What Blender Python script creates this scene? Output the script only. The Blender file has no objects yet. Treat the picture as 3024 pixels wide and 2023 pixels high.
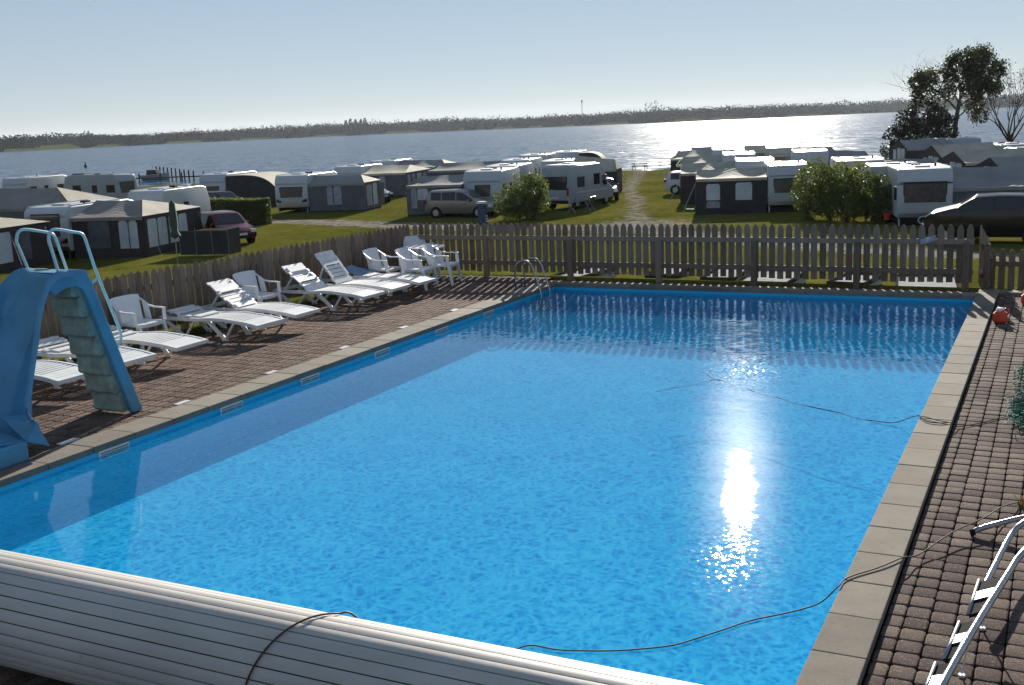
import bpy, bmesh, math, random
from mathutils import Vector, Matrix, noise as mn
R = math.radians
random.seed(7)
S = bpy.context.scene
col = S.collection

# ------------------------------------------------------------------ camera
F_PX, YAW, PITCH, ROLL, CAM_H = 3246.5, R(26.7276), R(11.198), R(-2.3945), 3.1
cd = bpy.data.cameras.new("camera"); cam = bpy.data.objects.new("camera", cd); col.objects.link(cam)
cd.sensor_width = 36.0; cd.lens = F_PX / 3024 * 36.0; cd.clip_start = 0.1; cd.clip_end = 12000
_f = Vector((-math.sin(YAW) * math.cos(PITCH), math.cos(YAW) * math.cos(PITCH), -math.sin(PITCH)))
_r0 = Vector((math.cos(YAW), math.sin(YAW), 0)); _u0 = _r0.cross(_f)
_r = _r0 * math.cos(ROLL) + _u0 * math.sin(ROLL); _u = _u0 * math.cos(ROLL) - _r0 * math.sin(ROLL)
cam.matrix_world = Matrix(((_r.x, _u.x, -_f.x, 0), (_r.y, _u.y, -_f.y, 0), (_r.z, _u.z, -_f.z, CAM_H), (0, 0, 0, 1)))
S.camera = cam

# ------------------------------------------------------------------ light
SUN_EL, SUN_AZ = R(19.1), R(-14.8)          # azimuth from +Y towards +X
w = bpy.data.worlds.new("World"); S.world = w; w.use_nodes = True
nt = w.node_tree; bg = nt.nodes["Background"]
sky = nt.nodes.new("ShaderNodeTexSky"); sky.sky_type = 'NISHITA'; sky.sun_disc = False
sky.sun_elevation = SUN_EL; sky.sun_rotation = SUN_AZ; sky.altitude = 0
sky.air_density = .8; sky.dust_density = 0.0; sky.ozone_density = 4.0
gm = nt.nodes.new('ShaderNodeGamma'); gm.inputs[1].default_value = .42; nt.links.new(sky.outputs[0], gm.inputs[0])
mu = nt.nodes.new('ShaderNodeMix'); mu.data_type = 'RGBA'; mu.blend_type = 'MULTIPLY'; mu.inputs[0].default_value = 1
nt.links.new(gm.outputs[0], mu.inputs[6]); mu.inputs[7].default_value = (.95, .97, 1.02, 1)
nt.links.new(mu.outputs[2], bg.inputs[0]); bg.inputs[1].default_value = 0.130
sd = bpy.data.lights.new("sun", 'SUN'); sun = bpy.data.objects.new("sun", sd); col.objects.link(sun)
sd.energy = 4.6; sd.angle = R(0.53); sd.color = (1.0, 0.93, 0.82)
sv = Vector((math.sin(SUN_AZ) * math.cos(SUN_EL), math.cos(SUN_AZ) * math.cos(SUN_EL), math.sin(SUN_EL)))
sun.rotation_euler = sv.to_track_quat('Z', 'Y').to_euler()
S.view_settings.view_transform = 'Standard'; S.view_settings.look = 'None'
S.view_settings.exposure = 1.0; S.view_settings.gamma = 1.0
S.render.engine = 'CYCLES'
S.cycles.use_denoising = True
S.cycles.max_bounces = 8; S.cycles.transparent_max_bounces = 12; S.cycles.sample_clamp_indirect = 4.0
S.cycles.caustics_reflective = False; S.cycles.caustics_refractive = False
S.cycles.volume_bounces = 0

HAZE = 0.00005

# ------------------------------------------------------------------ materials
def lin(r, g, b):
    f = lambda c: ((c / 255 + 0.055) / 1.055) ** 2.4 if c > 10 else c / 255 / 12.92
    return (f(r), f(g), f(b), 1)
def C4(c): return tuple(c) + (1,) if len(c) == 3 else tuple(c)
class NT:
    def __init__(s, name):
        s.m = bpy.data.materials.new(name); s.m.use_nodes = True; s.t = s.m.node_tree
        s.b = s.t.nodes["Principled BSDF"]; s.out = s.t.nodes["Material Output"]
    def n(s, typ, **k):
        o = s.t.nodes.new(typ)
        for a, v in k.items():
            if a.startswith("i_"):
                key = a[2:]; key = int(key) if key.isdigit() else key.replace("_", " ")
                o.inputs[key].default_value = v
            else: setattr(o, a, v)
        return o
    def l(s, a, b): s.t.links.new(a, b)
    def coord(s, kind="Object"): return s.n("ShaderNodeTexCoord").outputs[kind]
    def pos(s): return s.n("ShaderNodeNewGeometry").outputs["Position"]
    def noise(s, scale, detail=3, rough=.55, vec=None, dist=0):
        o = s.n("ShaderNodeTexNoise", i_Scale=scale, i_Detail=detail, i_Roughness=rough, i_Distortion=dist)
        if vec is not None: s.l(vec, o.inputs["Vector"])
        return o.outputs["Fac"]
    def ramp(s, fac, stops):
        o = s.n("ShaderNodeValToRGB"); e = o.color_ramp.elements
        while len(e) < len(stops): e.new(0.5)
        for x, (p, c) in zip(e, stops): x.position = p; x.color = C4(c)
        s.l(fac, o.inputs[0]); return o.outputs[0]
    def mix(s, fac, a, b, typ='MIX'):
        o = s.n("ShaderNodeMix", data_type='RGBA', blend_type=typ)
        for sock, v in ((o.inputs[0], fac), (o.inputs[6], a), (o.inputs[7], b)):
            if hasattr(v, "links") or hasattr(v, "is_linked"): s.l(v, sock)
            else: sock.default_value = v if not isinstance(v, tuple) else C4(v)
        return o.outputs[2]
    def math(s, op, a, b=0.0, clamp=False):
        o = s.n("ShaderNodeMath", operation=op, use_clamp=clamp)
        for i, v in enumerate((a, b)):
            if hasattr(v, "is_linked"): s.l(v, o.inputs[i])
            else: o.inputs[i].default_value = v
        return o.outputs[0]
    def mapping(s, vec, scale=(1, 1, 1), rot=(0, 0, 0)):
        o = s.n("ShaderNodeMapping"); o.inputs["Scale"].default_value = scale; o.inputs["Rotation"].default_value = rot
        s.l(vec, o.inputs[0]); return o.outputs[0]
    def bump(s, h, strength=.3, dist=.01, to=None):
        o = s.n("ShaderNodeBump"); o.inputs["Strength"].default_value = strength; o.inputs["Distance"].default_value = dist
        s.l(h, o.inputs["Height"]); s.l(o.outputs[0], (to or s.b).inputs["Normal"]); return o.outputs[0]
def mat(name, c, rough=.6, metal=0., var=.15, scale=6., bump=0., bscale=40., spec=.5, transl=0.):
    t = NT(name); c = C4(c)
    if var:
        p = t.pos()
        f = t.noise(scale, 4, .6, p)
        d = tuple(x * (1 - var) for x in c[:3]) + (1,); h = tuple(min(1, x * (1 + var)) for x in c[:3]) + (1,)
        t.l(t.ramp(f, [(.3, d), (.7, h)]), t.b.inputs["Base Color"])
        if bump: t.bump(t.noise(bscale, 3, .6, p), bump, .01)
    else: t.b.inputs["Base Color"].default_value = c
    t.b.inputs["Roughness"].default_value = rough; t.b.inputs["Metallic"].default_value = metal
    t.b.inputs["Specular IOR Level"].default_value = spec
    if transl:
        tr = t.n("ShaderNodeBsdfTranslucent"); tr.inputs[0].default_value = c
        mx = t.n("ShaderNodeMixShader"); mx.inputs[0].default_value = transl
        t.l(t.b.outputs[0], mx.inputs[1]); t.l(tr.outputs[0], mx.inputs[2]); t.l(mx.outputs[0], t.out.inputs[0])
    return t.m

M = {}
M['white_plastic'] = mat("white_plastic", (.72, .73, .74), .38, var=.06, scale=3)
M['lounger'] = mat("lounger_plastic", (.70, .70, .69), .45, var=.08, scale=5)
M['coping'] = None
M['caravan_white'] = mat("caravan_white", (.46, .485, .51), .35, var=.06, scale=1.5)
M['caravan_cream'] = mat("caravan_cream", (.44, .43, .37), .4, var=.08, scale=1.5)
M['caravan_grey'] = mat("caravan_grey", (.32, .345, .375), .4, var=.08, scale=1.5)
M['dark_glass'] = mat("dark_glass", (.02, .022, .025), .08, var=0)
M['brown_glass'] = mat("curtained_glass", (.10, .085, .08), .15, var=.3, scale=5)
M['black'] = mat("black_plastic", (.015, .015, .016), .7, var=0, spec=.15)
M['rubber'] = mat("rubber", (.02, .02, .02), .9, var=.1, spec=.05)
M['rim'] = mat("rim_metal", (.5, .5, .52), .35, .8, var=0)
M['red_lamp'] = mat("red_lamp", (.25, .01, .01), .25, var=0)
M['clear_lamp'] = mat("clear_lamp", (.7, .7, .7), .1, var=0)
M['plate'] = mat("plate_white", (.6, .6, .58), .4, var=0)
M['plate_y'] = mat("plate_yellow", (.55, .42, .05), .4, var=0)
M['tent_dark'] = mat("awning_charcoal", (.045, .046, .05), .85, var=.25, scale=2, transl=.15)
M['tent_brown'] = mat("awning_brown", (.06, .045, .045), .85, var=.25, scale=2, transl=.15)
M['tent_grey'] = mat("awning_grey", (.15, .155, .17), .85, var=.2, scale=2, transl=.2)
def fabric(name, c, transl=.3):
    t = NT(name); p = t.pos()
    f = t.noise(.9, 4, .6, p)
    t.l(t.ramp(f, [(.3, tuple(x * .8 for x in c)), (.7, tuple(min(1, x * 1.15) for x in c))]), t.b.inputs[0])
    wv = t.n("ShaderNodeTexWave", i_Scale=1.1, i_Distortion=5.0, i_Detail=2.0); t.l(t.mapping(p, (1, 1.6, .4), (0, 0, .5)), wv.inputs[0])
    t.bump(wv.outputs["Fac"], .22, .08); t.b.inputs["Roughness"].default_value = .8
    tr = t.n("ShaderNodeBsdfTranslucent"); tr.inputs[0].default_value = C4(c)
    mx = t.n("ShaderNodeMixShader"); mx.inputs[0].default_value = transl
    t.l(t.b.outputs[0], mx.inputs[1]); t.l(tr.outputs[0], mx.inputs[2]); t.l(mx.outputs[0], t.out.inputs[0])
    return t.m
M['roof_beige'] = fabric("roof_beige", (.60, .56, .45))
M['roof_grey'] = fabric("roof_grey", (.38, .375, .36))
M['roof_brown'] = fabric("roof_taupe", (.36, .335, .31))
M['tent_window'] = mat("tent_window", (.74, .80, .90), .25, var=.22, scale=1.2, transl=.3)
M['tent_curtain'] = mat("tent_curtain", (.45, .48, .54), .6, var=.35, scale=3, transl=.3)
M['tent_window_grey'] = mat("tent_window_grey", (.13, .14, .16), .3, var=.3, scale=2, transl=.2)
M['slide'] = mat("slide_fibreglass", (.075, .25, .40), .32, var=.18, scale=2.2)
M['slide_step'] = mat("slide_step", (.25, .30, .265), .75, var=.3, scale=8, bump=.2)
M['rail_paint'] = mat("rail_paint", (.42, .62, .68), .35, var=.08)
M['chrome'] = mat("chrome", (.36, .37, .38), .20, 1.0, var=.15, scale=15)
M['steel'] = mat("brushed_steel", (.35, .36, .38), .3, 1.0, var=.1)
M['orange'] = mat("orange_plastic", (.62, .06, .015), .45, var=.2, scale=10)
M['cord_dark'] = mat("cord_dark", (.008, .012, .016), .7, var=0, spec=.1)
M['cord_grey'] = mat("cord_grey", (.07, .065, .06), .8, var=.2, scale=30)
M['cord_red'] = mat("cord_red", (.06, .022, .018), .6, var=.1)
M['net'] = mat("green_net", (.02, .16, .11), .7, var=.3, scale=20)
M['towel'] = mat("towel_blue", (.22, .30, .42), .95, var=.25, scale=8, bump=.4)
M['parasol'] = mat("parasol_cloth", (.055, .075, .065), .9, var=.2)
M['blue_post'] = mat("blue_post", (.035, .06, .12), .6, var=.15)
M['wood'] = mat("weathered_wood", (.07, .058, .046), 1.0, var=.3, spec=0)
M['bark'] = mat("bark", (.045, .035, .028), .95, var=.3, scale=8)
M['bark_pale'] = mat("birch_bark", (.10, .09, .08), .9, var=.5, scale=3)
M['car_silver'] = mat("car_silver", (.26, .24, .22), .28, .55, var=0)
M['car_maroon'] = mat("car_maroon", (.11, .008, .014), .25, .1, var=0)
M['car_black'] = mat("car_black", (.008, .008, .009), .15, .0, var=0)
M['car_white'] = mat("car_white", (.55, .57, .6), .25, 0, var=0)
M['car_blue'] = mat("car_blue", (.05, .06, .09), .25, .3, var=0)
M['minigolf'] = mat('lane_surface', (.42, .42, .40), 1.0, var=.2, spec=0)

def leafmat(name, c1, c2, tr=.45, sc=1.2):
    t = NT(name); p = t.pos()
    f = t.noise(sc, 3, .6, p)
    rnd = t.n("ShaderNodeNewGeometry").outputs["Random Per Island"]
    c = t.ramp(t.math('ADD', t.math('MULTIPLY', f, .7), t.math('MULTIPLY', rnd, .3)), [(.35, c1), (.65, c2)])
    t.l(c, t.b.inputs[0]); t.b.inputs["Roughness"].default_value = .45; t.b.inputs["Specular IOR Level"].default_value = .35
    b = t.n("ShaderNodeBsdfTranslucent"); t.l(t.mix(1.0, c, (1.2, 1.25, .7), 'MULTIPLY'), b.inputs[0])
    mx = t.n("ShaderNodeMixShader"); mx.inputs[0].default_value = tr
    t.l(t.b.outputs[0], mx.inputs[1]); t.l(b.outputs[0], mx.inputs[2]); t.l(mx.outputs[0], t.out.inputs[0])
    return t.m
M['leaf_willow'] = leafmat("leaf_willow", (.045, .064, .018), (.125, .15, .05), .5)
M['leaf_hedge'] = leafmat("leaf_hedge", (.04, .06, .016), (.13, .155, .04), .5)
M['leaf_birch'] = leafmat("leaf_birch", (.02, .03, .010), (.065, .07, .02), .35)
M['leaf_bush'] = leafmat("leaf_bush", (.012, .018, .008), (.035, .04, .014), .25)
M['dry_leaf'] = leafmat('dry_leaf', (.10, .06, .03), (.20, .14, .08), .3)
M['leaf_far'] = mat('leaf_far', (.007, .015, .013), 1.0, var=.4, scale=.03, spec=0)

def coping_mat():
    t = NT("coping_concrete"); p = t.pos()
    f = t.noise(2.5, 5, .65, p); g = t.noise(160, 2, .5, p)
    rnd = t.n("ShaderNodeNewGeometry").outputs["Random Per Island"]
    c = t.ramp(t.math('ADD', t.math('MULTIPLY', f, .65), t.math('MULTIPLY', rnd, .3)), [(.25, (.155, .135, .11)), (.7, (.26, .228, .185))])
    c = t.mix(t.math('MULTIPLY', t.math('GREATER_THAN', g, .66), .6), c, (.36, .33, .28))
    st = t.noise(4.5, 6, .75, p); c = t.mix(t.math('MULTIPLY', t.math('SUBTRACT', .45, st, True), 3.0, True), c, (.06, .052, .042))
    t.l(c, t.b.inputs[0]); t.b.inputs["Specular IOR Level"].default_value = .15; t.b.inputs["Roughness"].default_value = .9; t.bump(t.noise(60, 4, .6, p), .35, .006); return t.m
M['coping'] = coping_mat()
def paver_mat(name, a, b, speck=.0, island=True):
    t = NT(name); p = t.pos()
    rnd = t.n("ShaderNodeNewGeometry").outputs["Random Per Island"]
    f = t.noise(1.3, 4, .6, p)
    k = t.math('ADD', t.math('MULTIPLY', f, .45), t.math('MULTIPLY', rnd, .6))
    c = t.ramp(k, [(.2, a), (.5, tuple((x + y) / 2 for x, y in zip(a, b))), (.85, b)])
    g = t.noise(130, 2, .5, p)
    c = t.mix(t.math('MULTIPLY', t.math('GREATER_THAN', g, .66), speck), c, (.6, .55, .47))
    g2 = t.noise(45, 3, .6, p)
    c = t.mix(t.math('MULTIPLY', t.math('LESS_THAN', g2, .42), .35), c, tuple(x * .5 for x in a))
    t.l(c, t.b.inputs[0]); t.b.inputs["Roughness"].default_value = .9; t.b.inputs["Specular IOR Level"].default_value = .06
    t.bump(t.noise(90, 4, .7, p), .7, .006); return t.m
M['paver_left'] = paver_mat("paver_left", (.090, .058, .047), (.19, .132, .105), .4)
M['paver_right'] = paver_mat("paver_right", (.062, .042, .040), (.165, .128, .105), .6)
M['joint'] = mat("joint_sand", (.035, .03, .022), .95, var=.3, scale=4)

def fence_mat():
    t = NT("fence_wood"); p = t.pos()
    rnd = t.n("ShaderNodeNewGeometry").outputs["Random Per Island"]
    oi = t.n("ShaderNodeObjectInfo").outputs["Random"]
    f = t.noise(5, 5, .7, t.mapping(p, (6, 6, .6)))
    k = t.math('ADD', t.math('MULTIPLY', f, .7), t.math('MULTIPLY', oi, .35))
    t.l(t.ramp(k, [(.25, (.105, .076, .056)), (.6, (.225, .172, .130)), (.85, (.32, .255, .20))]), t.b.inputs[0])
    t.b.inputs["Roughness"].default_value = .85
    t.bump(f, .5, .004); return t.m
M['fence'] = fence_mat()

def cover_mat():
    t = NT("cover_slats"); p = t.pos()
    f = t.noise(2.2, 5, .65, t.mapping(p, (.35, 1, 1)))
    c = t.ramp(f, [(.3, (.42, .395, .365)), (.7, (.56, .53, .49))])
    g = t.noise(11, 5, .75, p)
    c = t.mix(t.math('MULTIPLY', t.math('LESS_THAN', g, .34), .5), c, (.32, .27, .17))
    t.l(c, t.b.inputs[0]); t.b.inputs["Specular IOR Level"].default_value = .22; t.b.inputs["Roughness"].default_value = .5
    t.bump(t.noise(30, 3, .6, p), .08, .01); return t.m
M['cover'] = cover_mat()
M['cover_joint'] = mat("cover_joint", (.07, .065, .035), .9, var=.3, scale=8)

def liner_mat():
    t = NT("pool_liner"); p = t.pos()
    f = t.noise(1.1, 3, .5, p)
    t.l(t.ramp(f, [(.3, (.05, .50, .76)), (.7, (.07, .56, .81))]), t.b.inputs[0])
    t.b.inputs["Roughness"].default_value = .9; t.b.inputs["Specular IOR Level"].default_value = 0.0; return t.m
M['liner'] = liner_mat()

def wavy_normal(t, terms, base=None):
    """normal tilted by vector noise: holds its slope at any distance. terms: (scale, tilt, mapping scale, gain socket or None)"""
    p = t.pos(); acc = None
    for sc, k, mp, gain in terms:
        n_ = t.n("ShaderNodeTexNoise", i_Scale=sc, i_Detail=2.0, i_Roughness=.55); t.l(t.mapping(p, mp, (0, 0, .3)), n_.inputs["Vector"])
        s_ = t.n("ShaderNodeVectorMath", operation='SUBTRACT'); t.l(n_.outputs["Color"], s_.inputs[0]); s_.inputs[1].default_value = (.5, .5, .5)
        m_ = t.n("ShaderNodeVectorMath", operation='MULTIPLY'); t.l(s_.outputs[0], m_.inputs[0]); m_.inputs[1].default_value = (k, k, 0)
        o = m_.outputs[0]
        if gain is not None:
            g_ = t.n("ShaderNodeVectorMath", operation='SCALE'); t.l(o, g_.inputs[0]); t.l(gain, g_.inputs["Scale"]); o = g_.outputs[0]
        if acc is None: acc = o
        else:
            a_ = t.n("ShaderNodeVectorMath", operation='ADD'); t.l(acc, a_.inputs[0]); t.l(o, a_.inputs[1]); acc = a_.outputs[0]
    a_ = t.n("ShaderNodeVectorMath", operation='ADD'); t.l(acc, a_.inputs[0]); a_.inputs[1].default_value = (0, 0, 1)
    nn = t.n("ShaderNodeVectorMath", operation='NORMALIZE'); t.l(a_.outputs[0], nn.inputs[0]); return nn.outputs[0]
def schlick(t, nrm, f0=.02):
    geo = t.n("ShaderNodeNewGeometry"); d = t.n("ShaderNodeVectorMath", operation='DOT_PRODUCT'); t.l(geo.outputs["Incoming"], d.inputs[0]); t.l(nrm, d.inputs[1])
    c = t.math('ABSOLUTE', d.outputs["Value"]); q = t.math('POWER', t.math('SUBTRACT', 1.0, c, True), 5.0)
    return t.math('ADD', f0, t.math('MULTIPLY', q, 1 - f0), True)
def pool_water():
    # clear rippled water: part mirror (Fresnel), the rest lets light and sight through;
    # caustic net painted into the transparent colour; the sun lamp projects it onto the floor
    t = NT("pool_water"); t.t.nodes.remove(t.b); p = t.pos()
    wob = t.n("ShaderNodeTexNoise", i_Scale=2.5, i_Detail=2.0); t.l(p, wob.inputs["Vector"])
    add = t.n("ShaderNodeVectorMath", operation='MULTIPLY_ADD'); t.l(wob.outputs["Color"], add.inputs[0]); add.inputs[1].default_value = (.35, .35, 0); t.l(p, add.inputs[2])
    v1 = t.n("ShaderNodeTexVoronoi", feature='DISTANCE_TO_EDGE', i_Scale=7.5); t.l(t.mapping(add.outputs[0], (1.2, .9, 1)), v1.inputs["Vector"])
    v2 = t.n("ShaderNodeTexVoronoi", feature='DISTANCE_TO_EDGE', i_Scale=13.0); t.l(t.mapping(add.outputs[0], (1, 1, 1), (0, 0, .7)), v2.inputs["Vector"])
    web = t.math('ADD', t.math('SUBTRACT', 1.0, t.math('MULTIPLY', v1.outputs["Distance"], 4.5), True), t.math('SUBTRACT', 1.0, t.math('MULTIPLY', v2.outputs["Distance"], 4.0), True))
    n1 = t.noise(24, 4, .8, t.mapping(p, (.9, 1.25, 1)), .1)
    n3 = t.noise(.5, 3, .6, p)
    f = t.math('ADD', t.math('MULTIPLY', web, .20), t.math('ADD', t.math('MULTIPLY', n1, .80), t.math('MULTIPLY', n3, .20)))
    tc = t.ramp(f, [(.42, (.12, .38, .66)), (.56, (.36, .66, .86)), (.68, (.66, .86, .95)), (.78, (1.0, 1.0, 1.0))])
    tr = t.n("ShaderNodeBsdfTransparent"); t.l(tc, tr.inputs[0])
    td = t.n("ShaderNodeBsdfDiffuse"); td.inputs[0].default_value = (.01, .42, .85, 1)      # blue diffuse layer added to brighten the shaded band, standing in for scattered light
    tm = t.n("ShaderNodeMixShader"); tm.inputs[0].default_value = .20; t.l(tr.outputs[0], tm.inputs[1]); t.l(td.outputs[0], tm.inputs[2]); tr = tm
    gl = t.n("ShaderNodeBsdfGlossy"); gl.inputs["Roughness"].default_value = .075
    sp = t.n("ShaderNodeSeparateXYZ"); t.l(p, sp.inputs[0])
    def patch(cx, cy, r_, k):          # a ruffled patch of water
        dx = t.math('DIVIDE', t.math('SUBTRACT', sp.outputs[0], cx), r_ * .8); dy = t.math('DIVIDE', t.math('SUBTRACT', sp.outputs[1], cy), r_)
        e = t.math('ADD', t.math('MULTIPLY', dx, dx), t.math('MULTIPLY', dy, dy))
        return t.math('MULTIPLY', t.math('POWER', 2.718, t.math('MULTIPLY', e, -1.0)), k)
    far_ = t.math('MULTIPLY', t.math('MULTIPLY', t.math('SUBTRACT', sp.outputs[1], 12.5), .18, True), 1.9)
    gain = t.math('ADD', .22, far_)
    gain2 = t.math('ADD', t.math('ADD', patch(-2.15, 7.35, .6, .55), patch(-3.4, 13.75, .9, .6)), t.math('ADD', patch(-3.7, 18.3, .9, 1.2), .03))
    nrm = wavy_normal(t, [(7, .075, (1, 1.6, 1), gain), (2.0, .012, (1, 1.5, 1), None), (1.5, .012, (.4, 2.4, 1), None), (26, .36, (1, 1, 1), gain2)])
    gl.distribution = 'BECKMANN'
    t.l(nrm, gl.inputs["Normal"])
    g2 = t.n("ShaderNodeBsdfGlossy"); g2.inputs["Roughness"].default_value = .20; g2.distribution = 'BECKMANN'; t.l(nrm, g2.inputs["Normal"])
    gm_ = t.n("ShaderNodeMixShader"); gm_.inputs[0].default_value = .0035; t.l(gl.outputs[0], gm_.inputs[1]); t.l(g2.outputs[0], gm_.inputs[2]); gl = gm_
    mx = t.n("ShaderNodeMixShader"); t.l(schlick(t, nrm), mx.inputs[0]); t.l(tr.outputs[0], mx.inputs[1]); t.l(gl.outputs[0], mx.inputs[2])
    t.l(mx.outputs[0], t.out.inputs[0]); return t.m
POOL_V = 9.0
M['pool_water'] = pool_water()

def sea_water():
    t = NT("fjord_water"); t.t.nodes.remove(t.b); p = t.pos()
    df = t.n("ShaderNodeBsdfDiffuse"); df.inputs[0].default_value = (.020, .062, .135, 1)
    gl = t.n("ShaderNodeBsdfGlossy"); gl.inputs["Roughness"].default_value = .12
    nrm = wavy_normal(t, [(1.1, .32, (1, 1.5, 1), None), (.45, .62, (1, 1.3, 1), None), (.14, .52, (1, 1.1, 1), None), (.02, .05, (1, 2, 1), None)])
    t.l(nrm, gl.inputs["Normal"])
    # a facet turned away from the eye shows its own deep blue
    mx = t.n("ShaderNodeMixShader"); t.l(t.math('MULTIPLY', schlick(t, nrm), .64), mx.inputs[0]); t.l(df.outputs[0], mx.inputs[1]); t.l(gl.outputs[0], mx.inputs[2])
    t.l(mx.outputs[0], t.out.inputs[0]); return t.m
M['sea'] = sea_water()

def ground_mat():
    t = NT("lawn_and_gravel"); p = t.pos()
    f1 = t.noise(.16, 4, .6, p); f2 = t.noise(1.6, 5, .7, p); f3 = t.noise(14, 3, .6, p)
    k = t.math('ADD', t.math('MULTIPLY', f1, .4), t.math('ADD', t.math('MULTIPLY', f2, .4), t.math('MULTIPLY', f3, .2)))
    grass = t.ramp(k, [(.34, (.050, .054, .010)), (.48, (.104, .104, .020)), (.58, (.155, .143, .036)), (.68, (.20, .17, .075))])
    dirt = t.ramp(t.math('ADD', t.math('MULTIPLY', f2, .5), t.math('MULTIPLY', t.noise(9, 4, .8, p), .5)), [(.40, (.08, .07, .055)), (.58, (.34, .31, .27))])
    at = t.n("ShaderNodeVertexColor", layer_name="worn").outputs[0]
    sep = t.n("ShaderNodeSeparateColor"); t.l(at, sep.inputs[0])
    w_ = t.math('ADD', sep.outputs[0], t.math('MULTIPLY', t.math('SUBTRACT', t.noise(1.3, 6, .8, p), .5), 2.2))
    msk = t.math('MULTIPLY', t.math('SUBTRACT', w_, .42), 6.0, True)
    c = t.mix(msk, grass, dirt)
    c = t.mix(sep.outputs[1], c, (.07, .085, .03))     # far shore meadows and banks
    t.l(c, t.b.inputs[0]); t.b.inputs["Roughness"].default_value = 1.0; t.b.inputs["Specular IOR Level"].default_value = .0
    t.bump(t.math('ADD', f3, f2), .8, .08); return t.m
M['ground'] = ground_mat()

# ------------------------------------------------------------------ mesh helpers
class MB:
    def __init__(s): s.v = []; s.f = []
    def add(s, vs, fs):
        o = len(s.v); s.v += [tuple(v) for v in vs]; s.f += [tuple(i + o for i in f) for f in fs]
    def quad(s, a, b, c, d): s.add([a, b, c, d], [(0, 1, 2, 3)])
    def box(s, x0, y0, z0, x1, y1, z1):
        s.add([(x0, y0, z0), (x1, y0, z0), (x1, y1, z0), (x0, y1, z0), (x0, y0, z1), (x1, y0, z1), (x1, y1, z1), (x0, y1, z1)],
              [(3, 2, 1, 0), (4, 5, 6, 7), (0, 1, 5, 4), (1, 2, 6, 5), (2, 3, 7, 6), (3, 0, 4, 7)])
    def obox(s, a, b, wd, hd, up=(0, 0, 1)):
        """bar from a to b, width wd across, hd along up"""
        a = Vector(a); b = Vector(b); d = (b - a).normalized(); up = Vector(up)
        x = d.cross(up)
        if x.length < 1e-4: x = d.cross(Vector((1, 0, 0)))
        x.normalize(); z = x.cross(d); x = x * wd / 2; z = z * hd / 2
        s.add([a - x - z, a + x - z, a + x + z, a - x + z, b - x - z, b + x - z, b + x + z, b - x + z],
              [(0, 1, 2, 3), (7, 6, 5, 4), (1, 0, 4, 5), (2, 1, 5, 6), (3, 2, 6, 7), (0, 3, 7, 4)])
    def tube(s, pts, r, n=8, cap=True):
        pts = [Vector(p) for p in pts]; rs = r if isinstance(r, (list, tuple)) else [r] * len(pts)
        rings = []; prev = None
        for i, p in enumerate(pts):
            d = (pts[min(i + 1, len(pts) - 1)] - pts[max(i - 1, 0)]).normalized()
            if prev is None:
                x = d.cross(Vector((0, 0, 1)));
                if x.length < .05: x = d.cross(Vector((1, 0, 0)))
            else: x = prev - d * prev.dot(d)
            x.normalize(); prev = x; y = d.cross(x)
            rings.append([p + (x * math.cos(2 * math.pi * k / n) + y * math.sin(2 * math.pi * k / n)) * rs[i] for k in range(n)])
        vs = [v for g in rings for v in g]; fs = []
        for i in range(len(rings) - 1):
            for k in range(n):
                a = i * n + k; b = i * n + (k + 1) % n; fs.append((a, b, b + n, a + n))
        if cap: fs.append(tuple(range(n))[::-1]); fs.append(tuple((len(rings) - 1) * n + k for k in range(n)))
        s.add(vs, fs)
    def prism(s, poly, axis, a, b):
        """poly: 2D points, extruded along axis ('x','y','z') from a to b"""
        def P(u, v, t): return {'x': (t, u, v), 'y': (u, t, v), 'z': (u, v, t)}[axis]
        n = len(poly)
        s.add([P(u, v, a) for u, v in poly] + [P(u, v, b) for u, v in poly],
              [tuple(range(n)), tuple(range(2 * n - 1, n - 1, -1))] + [(k, n + k, n + (k + 1) % n, (k + 1) % n) for k in range(n)])
    def grid(s, fn, nu, nv):
        s.add([fn(i / nu, j / nv) for j in range(nv + 1) for i in range(nu + 1)],
              [(j * (nu + 1) + i, j * (nu + 1) + i + 1, (j + 1) * (nu + 1) + i + 1, (j + 1) * (nu + 1) + i) for j in range(nv) for i in range(nu)])
    def lathe(s, prof, cx=0, cy=0, n=16):
        o = len(s.v)
        for r, z in prof:
            for k in range(n): s.v.append((cx + r * math.cos(2 * math.pi * k / n), cy + r * math.sin(2 * math.pi * k / n), z))
        for i in range(len(prof) - 1):
            for k in range(n):
                a = o + i * n + k; b = o + i * n + (k + 1) % n; s.f.append((a, b, b + n, a + n))
    def build(s, name, m, parent=None, bevel=0., seg=2, smooth=False, solid=0., xf=None, angle=.6):
        me = bpy.data.meshes.new(name); me.from_pydata(s.v, [], s.f)
        bm = bmesh.new(); bm.from_mesh(me)
        if xf is not None: bmesh.ops.transform(bm, matrix=xf, verts=bm.verts)
        if solid:
            bmesh.ops.recalc_face_normals(bm, faces=bm.faces)
            bmesh.ops.solidify(bm, geom=bm.faces[:], thickness=solid)
        if not smooth == 'raw': bmesh.ops.recalc_face_normals(bm, faces=bm.faces)
        if bevel:
            ed = [e for e in bm.edges if len(e.link_faces) == 2 and e.calc_face_angle(0) > angle]
            bmesh.ops.bevel(bm, geom=ed, offset=bevel, segments=seg, affect='EDGES', profile=.6, clamp_overlap=True)
        bm.to_mesh(me); bm.free()
        if smooth:
            for p in me.polygons: p.use_smooth = True
            if smooth is not True and smooth != 'raw':
                try: me.set_sharp_from_angle(angle=smooth)
                except Exception: pass
        me.materials.append(M[m] if isinstance(m, str) else m)
        o = bpy.data.objects.new(name, me); col.objects.link(o)
        if parent: o.parent = parent
        return o
def tag(o, label=None, cat=None, group=None, kind=None):
    if label: o["label"] = label
    if cat: o["category"] = cat
    if group: o["group"] = group
    if kind: o["kind"] = kind
    return o
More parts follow.
